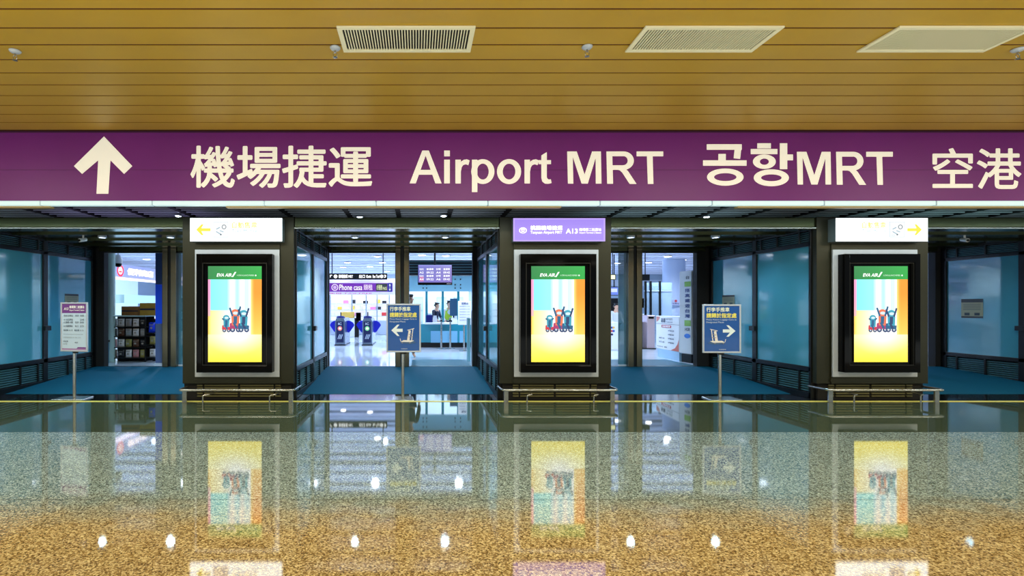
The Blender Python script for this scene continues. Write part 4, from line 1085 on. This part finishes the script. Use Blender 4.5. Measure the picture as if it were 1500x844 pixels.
# --- right portal: ticket partition, fare gate, dark sign, mullions
Ya, Yb, Yc = 13.7, 12.35, 11.95
A = Vector((XX(961, Ya), Ya, 0)); B = Vector((XX(995, Yb), Yb, 0)); C = Vector((XX(1013, Yc), Yc, 0))
tp = thing('ticket_partition', (B.x, B.y, HF), 'white ticket partition with red corners and a tall lettered column', 'partition')
def slab(p, q, z0, z1, t):
    d = (q - p).normalized(); nrm = Vector((-d.y, d.x, 0)) * t
    P = []
    for z in (z0, z1): P += [(p.x, p.y, z), (q.x, q.y, z), (q.x + nrm.x, q.y + nrm.y, z), (p.x + nrm.x, p.y + nrm.y, z)]
    return MB().hexa(P)
slab(A, B, HF + .22, 1.27, .3).build('counter_panel', M['white'], tp, bevel=.01)
slab(A + (B - A) * .08, B, HF, HF + .219, .22).build('plinth', mat('pale_blue_plinth', rgb(150, 190, 220), .3), tp)
slab(B, C, HF + .2, ZZ(397, 12.1), .3).build('tall_column', M['white'], tp, bevel=.02)
slab(B + (C - B) * .2, C, HF, HF + .199, .24).build('column_foot', M['black'], tp)
d = (B - A); L = d.length; d.normalize(); nn = Vector((d.y, -d.x, 0))
f = Flat(A + nn * .002, d, (0, 0, 1)); z0, z1 = HF + .23, 1.26; H = z1 - z0
U = lambda q: L * q
V = lambda q: z0 + H * q
red = rgb(206, 96, 76); dk = rgb(70, 80, 104)
f.poly([(U(.02), V(.82)), (U(.10), V(.85)), (U(.17), V(.92)), (U(.19), V(.99)), (U(.02), V(.99))], rgb(200, 130, 120))
f.poly([(U(.66), V(.0)), (U(.985), V(.0)), (U(.985), V(.36)), (U(.93), V(.2)), (U(.83), V(.08))], red)
f.rect(U(.0), U(1), V(.765), V(.775), dk)
f.rect(U(.26), U(.68), V(.66), V(.74), rgb(186, 60, 70)); f.text('高鐵優惠票', U(.3), U(.64), V(.675), V(.725), W, .02)
f.text('高鐵', U(.24), U(.44), V(.81), V(.95), dk, .02); f.text('HSR TICKETS', U(.47), U(.74), V(.89), V(.95), dk, .01); f.text('來桃園搭捷運', U(.47), U(.74), V(.81), V(.86), dk)
for q in range(4): f.text('NT$%d' % (120 + q * 60), U(.56), U(.80), V(.55 - q*.12), V(.60 - q*.12), dk, .03)
for q in range(2): f.text('台北 %d' % (160 + q * 40), U(.16), U(.40), V(.31 - q*.12), V(.36 - q*.12), dk, .03)
f.text('Taiwan High Speed Rail', U(.06), U(.34), V(.04), V(.085), dk, .01); f.text('購票', U(.40), U(.52), V(.04), V(.09), dk, .01)
f.build('panel_print', tp)
d = (C - B); L = d.length; d.normalize(); nn = Vector((d.y, -d.x, 0))
f = Flat(B + nn * .002, d, (0, 0, 1)); z0, z1 = HF + .22, ZZ(397, 12.1); H = z1 - z0
for q, ch in enumerate('搭高鐵遊台灣'):
    f.text(ch, U(.48), U(.88), V(.74 - q*.062), V(.785 - q*.062), rgb(60, 80, 140), .03)
f.rect(U(.45), U(.95), V(.81), V(.87), rgb(150, 200, 90)); f.rect(U(.45), U(.95), V(.33), V(.40), rgb(150, 200, 90)); f.text('台', U(.55), U(.85), V(.90), V(.94), dk, .02)
f.disc(U(.68), V(.21), .10, rgb(70, 140, 235), .055); f.text('HSR', U(.5), U(.9), V(.27), V(.31), dk, .02)
f.build('column_print', tp)

Y = 16.0
g3 = thing('ticket_gate', (XX(954, Y), Y, HF), 'slim silver pink ticket gate left of the white ticket partition', 'fare gate')
MB().box(XX(948, Y), XX(959.5, Y), Y, Y + 1.0, HF, ZZ(462, Y)).build('housing', mat('pinkish_steel', rgb(206, 186, 196), .25, .5), g3, bevel=.02)
MB().box(XX(950, Y), XX(957.5, Y), Y - .012, Y - .001, ZZ(467, Y), ZZ(464, Y)).build('reader', M['gloss'], g3)
MB().box(XX(939, Y), XX(947.5, Y), Y + .3, Y + .36, HF + .02, ZZ(472, Y)).build('black_flap', M['matt'], g3, bevel=.01)
MB().box(XX(938, Y), XX(960, Y), Y - .04, Y + 1.05, HF, HF + .03).build('kick_base', M['black'], g3)
Y = 17.0
ds = thing('hanging_sign', (XX(945, Y), Y, ZZ(411, Y)), 'small dark hanging sign right of the right portal post', 'sign', 'black hanging signs in the hall')
MB().box(XX(925, Y), XX(952, Y), Y, Y + .1, ZZ(411, Y), ZZ(402, Y)).build('sign_box', M['matt'], ds, bevel=.01)
MB().cyl((XX(946, Y), Y + .05, ZZ(402, Y) - .01), (XX(946, Y), Y + .05, HC + .1), .016).build('hanger_rod', M['black'], ds)
f = Flat((0, Y - .002, 0), (1, 0, 0), (0, 0, 1)); f.text('出口', XX(928, Y), XX(936, Y), ZZ(409, Y), ZZ(404, Y), rgb(210, 220, 120), .02); f.build('lettering', ds, emit=.6)
Y = 19.0
gs = thing('glass_screen', (XX(960, Y), Y, HF), 'tall glass screen with black posts behind the ticket gate', 'screen')
g = MB()
for px in (946, 953.5, 967): g.box(XX(px, Y) - .035, XX(px, Y) + .035, Y, Y + .07, HF, ZZ(412, Y))
g.build('screen_posts', M['black'], gs)
MB().box(XX(944, Y), XX(985, Y), Y + .01, Y + .06, ZZ(427, Y), ZZ(425.5, Y)).build('cross_bar', M['alu'], gs)
MB().box(XX(944, Y), XX(985, Y), Y + .03, Y + .04, HF, ZZ(414, Y)).build('screen_glass', mat('clear_blue_glass', rgb(190, 220, 240), .05, alpha=.3), gs)
bd = thing('information_board', (XX(944, 20), 20, HF), 'dark information board low behind the right portal post', 'board')
MB().box(XX(930, 20), XX(948, 20), 20, 20.08, ZZ(451, 20), ZZ(437, 20)).build('board', M['gloss'], bd, bevel=.01)
MB().box(XX(930, 20), XX(949, 20), 20, 20.3, HF, ZZ(460, 20)).build('desk', M['white'], bd, bevel=.02)
MB().cyl((XX(939, 20), 20.1, ZZ(460, 20) - .02), (XX(939, 20), 20.1, ZZ(448, 20)), .03).build('board_post', M['black'], bd)
struct('column', mb=MB().lathe([(.42, 0), (.42, HC + .1 - HF)], (XX(987, 20.5), 20.5, HF), 32), material=mat('pale_round_column', rgb(190, 204, 230), .25), smooth=True)
f = Flat((XX(990, 20), 20.0, 0), (1, 0, 0), (0, 0, 1)); f.k = 2
f.rect(-.16, .16, ZZ(447, 20), ZZ(439, 20), rgb(190, 196, 226)); f.text('往車站', -.13, .13, ZZ(446, 20), ZZ(443.5, 20), rgb(60, 60, 110), .02); f.disc(0, ZZ(441, 20), .05, rgb(206, 60, 70))
tag(f.build('wall_poster'), 'small lilac poster on the round column behind the ticket partition', 'poster')
# left sliver of the right doorway
Y = 15.5
ks = thing('ticket_kiosk', (XX(898, Y), Y, HF), 'white ticket desk with coloured front left of the right portal post', 'desk')
MB().box(XX(880, Y), XX(906, Y), Y, Y + .5, HF, ZZ(472, Y)).build('desk_body', M['white'], ks, bevel=.02)
f = Flat((0, Y - .002, 0), (1, 0, 0), (0, 0, 1))
for q in range(8):
    a = XX(894 + (q % 3) * 2.4, Y); z = ZZ(480 + (q // 3) * 5, Y); f.disc(a, z, .035, [rgb(216, 80, 70), rgb(50, 90, 180), rgb(240, 180, 80), rgb(40, 50, 90)][q % 4])
f.build('desk_print', ks)
MB().box(XX(880, 18), XX(906.5, 18), 18, 18.1, ZZ(460, 18), ZZ(437, 18)).build('dark_back_panel', M['matt'], ks)
MB().box(XX(893, 18), XX(894, 18), 18.02, 18.08, HF, ZZ(460, 18)).build('back_panel_leg', M['black'], ks)
mn = thing('wall_monitor', (XX(901, 18.5), 18.5, ZZ(433, 18.5)), 'small blue lit monitor hanging left of the right portal post', 'monitor')
MB().box(XX(893, 18.5), XX(907, 18.5), 18.5, 18.56, ZZ(433, 18.5), ZZ(420, 18.5)).build('casing', M['black'], mn, bevel=.01)
f = Flat((0, 18.497, 0), (1, 0, 0), (0, 0, 1)); f.rect(XX(894, 18.5), XX(906, 18.5), ZZ(432, 18.5), ZZ(421, 18.5), rgb(110, 140, 240)); f.rect(XX(895, 18.5), XX(904, 18.5), ZZ(428, 18.5), ZZ(423, 18.5), rgb(210, 226, 255)); f.build('screen', mn, emit=1.1)
MB().cyl((XX(900, 18.5), 18.53, ZZ(420, 18.5) - .01), (XX(900, 18.5), 18.53, HC + .1), .02).build('ceiling_pole', M['black'], mn)
es = thing('exit_sign', (XX(899, 17), 17, ZZ(410, 17)), 'small lit exit lamp box left of the right portal post', 'sign')
MB().box(XX(893, 17), XX(902, 17), 17, 17.08, ZZ(410, 17), ZZ(402, 17)).build('sign_box', M['black'], es, bevel=.01)
f = Flat((0, 16.997, 0), (1, 0, 0), (0, 0, 1)); f.rect(XX(895, 17), XX(901, 17), ZZ(409, 17), ZZ(403, 17), rgb(250, 255, 200)); f.build('lit_face', es, emit=1.5)
MB().cyl((XX(898, 17), 17.04, ZZ(402, 17) - .01), (XX(898, 17), 17.04, HC + .1), .014).build('hanger_rod', M['black'], es)

# ------------------------------------------------------------------ people (small, far inside)
def skin_mesh(name, verts, edges, radii, material, parent, sub=2):
    me = bpy.data.meshes.new(name); me.from_pydata(verts, edges, [])
    o = bpy.data.objects.new(name, me); COL.objects.link(o)
    md = o.modifiers.new('Skin', 'SKIN'); md.use_smooth_shade = True
    for i, r in enumerate(radii): me.skin_vertices[0].data[i].radius = (r, r) if not isinstance(r, tuple) else r
    me.skin_vertices[0].data[0].use_root = True
    o.modifiers.new('Sub', 'SUBSURF').levels = sub; o.modifiers['Sub'].render_levels = sub
    dg = bpy.context.evaluated_depsgraph_get(); dg.update()
    m2 = bpy.data.meshes.new_from_object(o.evaluated_get(dg)); m2.name = name
    bpy.data.objects.remove(o)
    m2.materials.clear(); m2.materials.append(material); m2.shade_smooth()
    o = bpy.data.objects.new(name, m2); COL.objects.link(o); o.parent = parent
    return o
def person(x, y, h, rz, label, top, legs, hands, lean=0.0, head=0.0, sleeve=True, vest=None, bun=False):
    """standing figure; hands: two target points in the figure's own frame (x right, -y forward)."""
    r = thing('person', (x, y, HF), label, 'person', None); r.rotation_euler.z = rz
    s = h / 1.7; lv = lean
    P = {}
    def p(n_, a, b, c): P[n_] = Vector((a*s, b*s, c*s))
    p('pel', 0, 0, .93); p('belly', 0, -.02 - lv*.15, 1.06); p('chest', 0, -lv*.45, 1.26); p('neck', 0, -.01 - lv*.75, 1.43); p('jaw', 0, -.035 - lv*.85, 1.51); p('skull', 0, -.03 - lv*.95, 1.605); p('crown', 0, -.02 - lv*.95, 1.66)
    p('nose', 0, -.125 - lv*.95, 1.565)
    V_ = []; E_ = []; R_ = []; idx = {}
    def v(n_, pos, rad): idx[n_] = len(V_); V_.append(tuple(pos)); R_.append(rad if isinstance(rad, tuple) else rad)
    def e(a, b): E_.append((idx[a], idx[b]))
    v('pel', P['pel'], (.15*s, .11*s)); v('belly', P['belly'], (.135*s, .10*s)); v('chest', P['chest'], (.155*s, .105*s)); v('neck', P['neck'], .056*s); v('jaw', P['jaw'], .068*s); v('skull', P['skull'], .088*s); v('crown', P['crown'], .05*s)
    for a, b in (('pel', 'belly'), ('belly', 'chest'), ('chest', 'neck'), ('neck', 'jaw'), ('jaw', 'skull'), ('skull', 'crown')): e(a, b)
    v('nose', P['nose'], .012*s); e('jaw', 'nose')
    arms = []
    for sd, hand in ((-1, hands[0]), (1, hands[1])):
        k_ = str(sd); sh_ = Vector((sd*.185*s, -lv*.6*s, 1.385*s)); hd = Vector(hand) * s
        mid = (sh_ + hd) / 2; el = mid + Vector((sd*.05, .06, -.09)) * s
        wr = el + (hd - el) * .86
        v('sh' + k_, sh_, .058*s); v('el' + k_, el, .042*s); v('wr' + k_, wr, .030*s); v('pm' + k_, hd, (.034*s, .018*s))
        e('chest', 'sh' + k_); e('sh' + k_, 'el' + k_); e('el' + k_, 'wr' + k_); e('wr' + k_, 'pm' + k_)
        dd = (hd - wr).normalized(); sdv = dd.cross(Vector((0, 0, 1))).normalized()
        for q in range(4):
            kn = hd + dd*.04*s + sdv*(q - 1.5)*.02*s; tip = kn + (dd*.05 + Vector((0, 0, -.018)))*s*(1, 1.12, 1.05, .82)[q]
            v('kn%s%d' % (k_, q), kn, .009*s); v('ti%s%d' % (k_, q), tip, .007*s); e('pm' + k_, 'kn%s%d' % (k_, q)); e('kn%s%d' % (k_, q), 'ti%s%d' % (k_, q))
        th = wr + dd*.03*s - sdv*sd*.04*s; v('th' + k_, th, .010*s); e('pm' + k_, 'th' + k_)
        arms.append((sh_, el, wr))
        hp = Vector((sd*.095, .0, .88))*s; kn = Vector((sd*.10, -.03, .49))*s; an = Vector((sd*.10, .02, .085))*s; to = Vector((sd*.115, -.14, .035))*s
        v('hp' + k_, hp, .09*s); v('ke' + k_, kn, .06*s); v('an' + k_, an, .04*s); v('to' + k_, to, .035*s)
        e('pel', 'hp' + k_); e('hp' + k_, 'ke' + k_); e('ke' + k_, 'an' + k_); e('an' + k_, 'to' + k_)
    skin_mesh('body', V_, E_, R_, M['skin'], r)
    # clothing
    tv_ = [P['pel'] - Vector((0, 0, .03*s)), P['belly'], P['chest'], P['neck'] - Vector((0, 0, .055*s))]; te = [(0, 1), (1, 2), (2, 3)]; trd = [(.165*s, .125*s), (.15*s, .115*s), (.17*s, .12*s), (.075*s, .065*s)]
    for sh_, el, wr in arms:
        b = len(tv_); tv_ += [sh_, el, wr if sleeve else el + (wr - el)*.2]; te += [(2, b), (b, b+1), (b+1, b+2)]; trd += [.072*s, .055*s, .042*s]
    skin_mesh('shirt', [tuple(q) for q in tv_], te, trd, top, r)
    if vest is not None:
        skin_mesh('vest', [tuple(P['pel'] + Vector((0, 0, .02))), tuple(P['belly']), tuple(P['chest']), tuple(P['neck'] - Vector((0, 0, .06*s))), tuple(arms[0][0]), tuple(arms[1][0])], [(0, 1), (1, 2), (2, 3), (2, 4), (2, 5)],
                  [(.175*s, .14*s), (.165*s, .13*s), (.182*s, .135*s), (.08*s, .07*s), .08*s, .08*s], vest, r)
    lv_ = [P['pel'] + Vector((0, 0, .03*s))]; le = []; lr = [(.165*s, .125*s)]
    for sd in (-1, 1):
        b = len(lv_); lv_ += [Vector((sd*.095, 0, .88))*s, Vector((sd*.10, -.03, .49))*s, Vector((sd*.10, .02, .09))*s]; le += [(0, b), (b, b+1), (b+1, b+2)]; lr += [.10*s, .075*s, .062*s]
    skin_mesh('trousers', [tuple(q) for q in lv_], le, lr, legs, r)
    hv = [P['skull'] + Vector((0, .018, .022))*s, P['crown'] + Vector((0, 0, .015))*s, P['skull'] + Vector((0, .06, -.03))*s, P['jaw'] + Vector((0, .06, 0))*s]
    skin_mesh('hair', [tuple(q) for q in hv], [(0, 1), (0, 2), (2, 3)], [(.086*s, .084*s), .05*s, .064*s, .045*s], M['hair'], r)
    ey = MB()
    for sd in (-1, 1):
        c = P['skull'] + Vector((sd*.032, -.082, -.018))*s; ey.lathe([(.004*s, -.009*s), (.010*s, 0), (.004*s, .009*s)], (c.x, c.y, c.z), 8)
    o = ey.build('eyes', M['hair']); o.parent = r
    mo_ = MB(); c = P['jaw'] + Vector((0, -.069, -.012))*s; mo_.box(c.x - .022*s, c.x + .022*s, c.y - .004, c.y + .006, c.z - .004*s, c.z + .004*s); o = mo_.build('mouth', mat('lips', rgb(180, 90, 90), .6)); o.parent = r
    er = MB()
    for sd in (-1, 1):
        c = P['skull'] + Vector((sd*.088, .0, -.03))*s; er.lathe([(.008*s, -.03*s), (.016*s, 0), (.010*s, .028*s)], (c.x, c.y, c.z), 8)
    o = er.build('ears', M['skin'], smooth=True); o.parent = r
    return r
Y = 17.75
person(XX(655, Y), Y, 1.52, .35, 'person in a yellow-green vest and white shirt leaning over the service counter', M['shirt'], M['navy'], [(-.22, -.36, .92), (.20, -.38, .92)], lean=.22, vest=M['vest'])
person(XX(637, 18.4), 18.4, 1.46, .9, 'person with dark hair in navy behind the service counter, left of the yellow-green vest', M['navy'], M['navy'], [(-.22, -.30, 1.0), (.20, -.30, .98)], lean=.10)
person(XX(600.5, 13.4), 13.4, 1.63, .2, 'person with black hair mostly hidden behind the left-arrow sign stand', M['greycloth'], M['navy'], [(-.36, -.1, .98), (.24, -.06, .86)])
person(XX(901, 16.5), 16.5, 1.42, .1, 'person in a white shirt behind the ticket desk, left of the right portal post', M['shirt'], M['navy'], [(-.2, -.34, .95), (.2, -.34, .95)], lean=.1)

# ================================================================== LIGHT
def area(name, loc, rot, size, power, col, sy=None):
    l = bpy.data.lights.new(name, 'AREA'); l.energy = power; l.color = col; l.size = size
    if sy: l.shape = 'RECTANGLE'; l.size_y = sy
    o = bpy.data.objects.new(name, l); o.location = loc; o.rotation_euler = rot; COL.objects.link(o); return o
# concourse fluorescent tubes on the ceiling behind the camera (their streaks show in the display glass)
def make_tube():
    r = thing('ceiling_tube_light', (0, 0, CEIL), 'x', 'light', 'tube lights of the concourse ceiling')
    MB().box(-.75, .75, -.09, .09, CEIL - .05, CEIL - .002).build('fitting', M['white'], r, bevel=.01)
    MB().cyl((-.72, 0, CEIL - .075), (.72, 0, CEIL - .075), .024, n=12).build('tube', M['lampw'], r)
    return r
tb = make_tube(); first = True
for q, X in enumerate((-7.5, -4.5, -1.5, 1.5, 4.5, 7.5, 10.5)):
    for j, yy in enumerate((-12.5, -7.0, -2.0, 1.6)):
        lab = 'warm white ceiling tube light over the concourse, row %s, place %s' % (ordn[j], ordn[q])
        if first: tb.location = (X, yy, CEIL - .0); tb['label'] = lab; first = False
        else: again(tb, (X, yy, CEIL), lab)
area('floor_bounce_fill', (3, -2.9, .03), (math.pi, 0, 0), 36, 1500, (.90, 1, 1), 11.2)  # unseen fill lamp facing up, added in place of light bouncing off the floor
for X in (-8, -3.5, 1, 5.5, 10, 14.5):
    area('concourse_light', (X, 3.6, 3.98), (0, 0, 0), 2.4, 115, (1, .90, .70), .5)
area('sign_strip_light', (3, SIGNY - .04, zs0 - .11), (0, 0, 0), 34, 190, (.80, .97, 1), .06)
# portals: small lamps under each downlight
for px, pw in ((150, 60), (250, 190), (520, 70), (652, 170), (924, 80), (1048, 80), (1420, 60)):
    l = bpy.data.lights.new('portal_lamp', 'SPOT'); l.energy = pw; l.color = (.45, .82, 1); l.spot_size = 2.6; l.spot_blend = .8; l.shadow_soft_size = .05
    o = bpy.data.objects.new('portal_lamp', l); o.location = (XX(px, 9.25), 9.25, 2.745); COL.objects.link(o)
for i in range(4):
    c = (PC[i] + PC[i + 1]) / 2
    area('soffit_fill', (c, 9.4, 2.9), (math.pi, 0, 0), 3.0, 6, [(.6, .5, 1), (.75, .85, 1), (.6, .9, 1), (.5, .9, .9)][i], .3)  # hidden uplights added behind the beams so the louvres show
# hall
for X in (-9.5, -6.5, -3.6, -1.15, 1.15, 3.4, 6.0, 9.0):
    for Y_, e_ in ((14.1, 150), (18.5, 170), (24.0, 190), (28.0, 150)):
        l = bpy.data.lights.new('hall_lamp', 'SPOT'); l.energy = e_ * 2.0; l.color = (.70, .83, 1); l.spot_size = 2.75; l.spot_blend = .9; l.shadow_soft_size = .09
        o = bpy.data.objects.new('hall_lamp', l); o.location = (X, Y_, 3.35); COL.objects.link(o)
w = bpy.data.worlds.new('World'); SC.world = w; w.use_nodes = True
bg = w.node_tree.nodes['Background']; bg.inputs['Color'].default_value = (.80, .95, 1.0, 1); bg.inputs['Strength'].default_value = 0.40

# ================================================================== CAMERA
cd = bpy.data.cameras.new('camera'); cam = bpy.data.objects.new('camera', cd); COL.objects.link(cam)
cd.sensor_fit = 'HORIZONTAL'; cd.sensor_width = 36.0; cd.lens = 36.0 * F / 1500.0
cd.shift_x = (750 - VX) / 1500.0; cd.shift_y = (VY - 422) / 1500.0
cd.clip_start = 0.05; cd.clip_end = 200
cam.location = (0, 0, EYE); cam.rotation_euler = (math.pi / 2, 0, 0)
SC.camera = cam
SC.cycles.use_denoising = True
SC.cycles.max_bounces = 8
SC.cycles.sample_clamp_indirect = 6.0
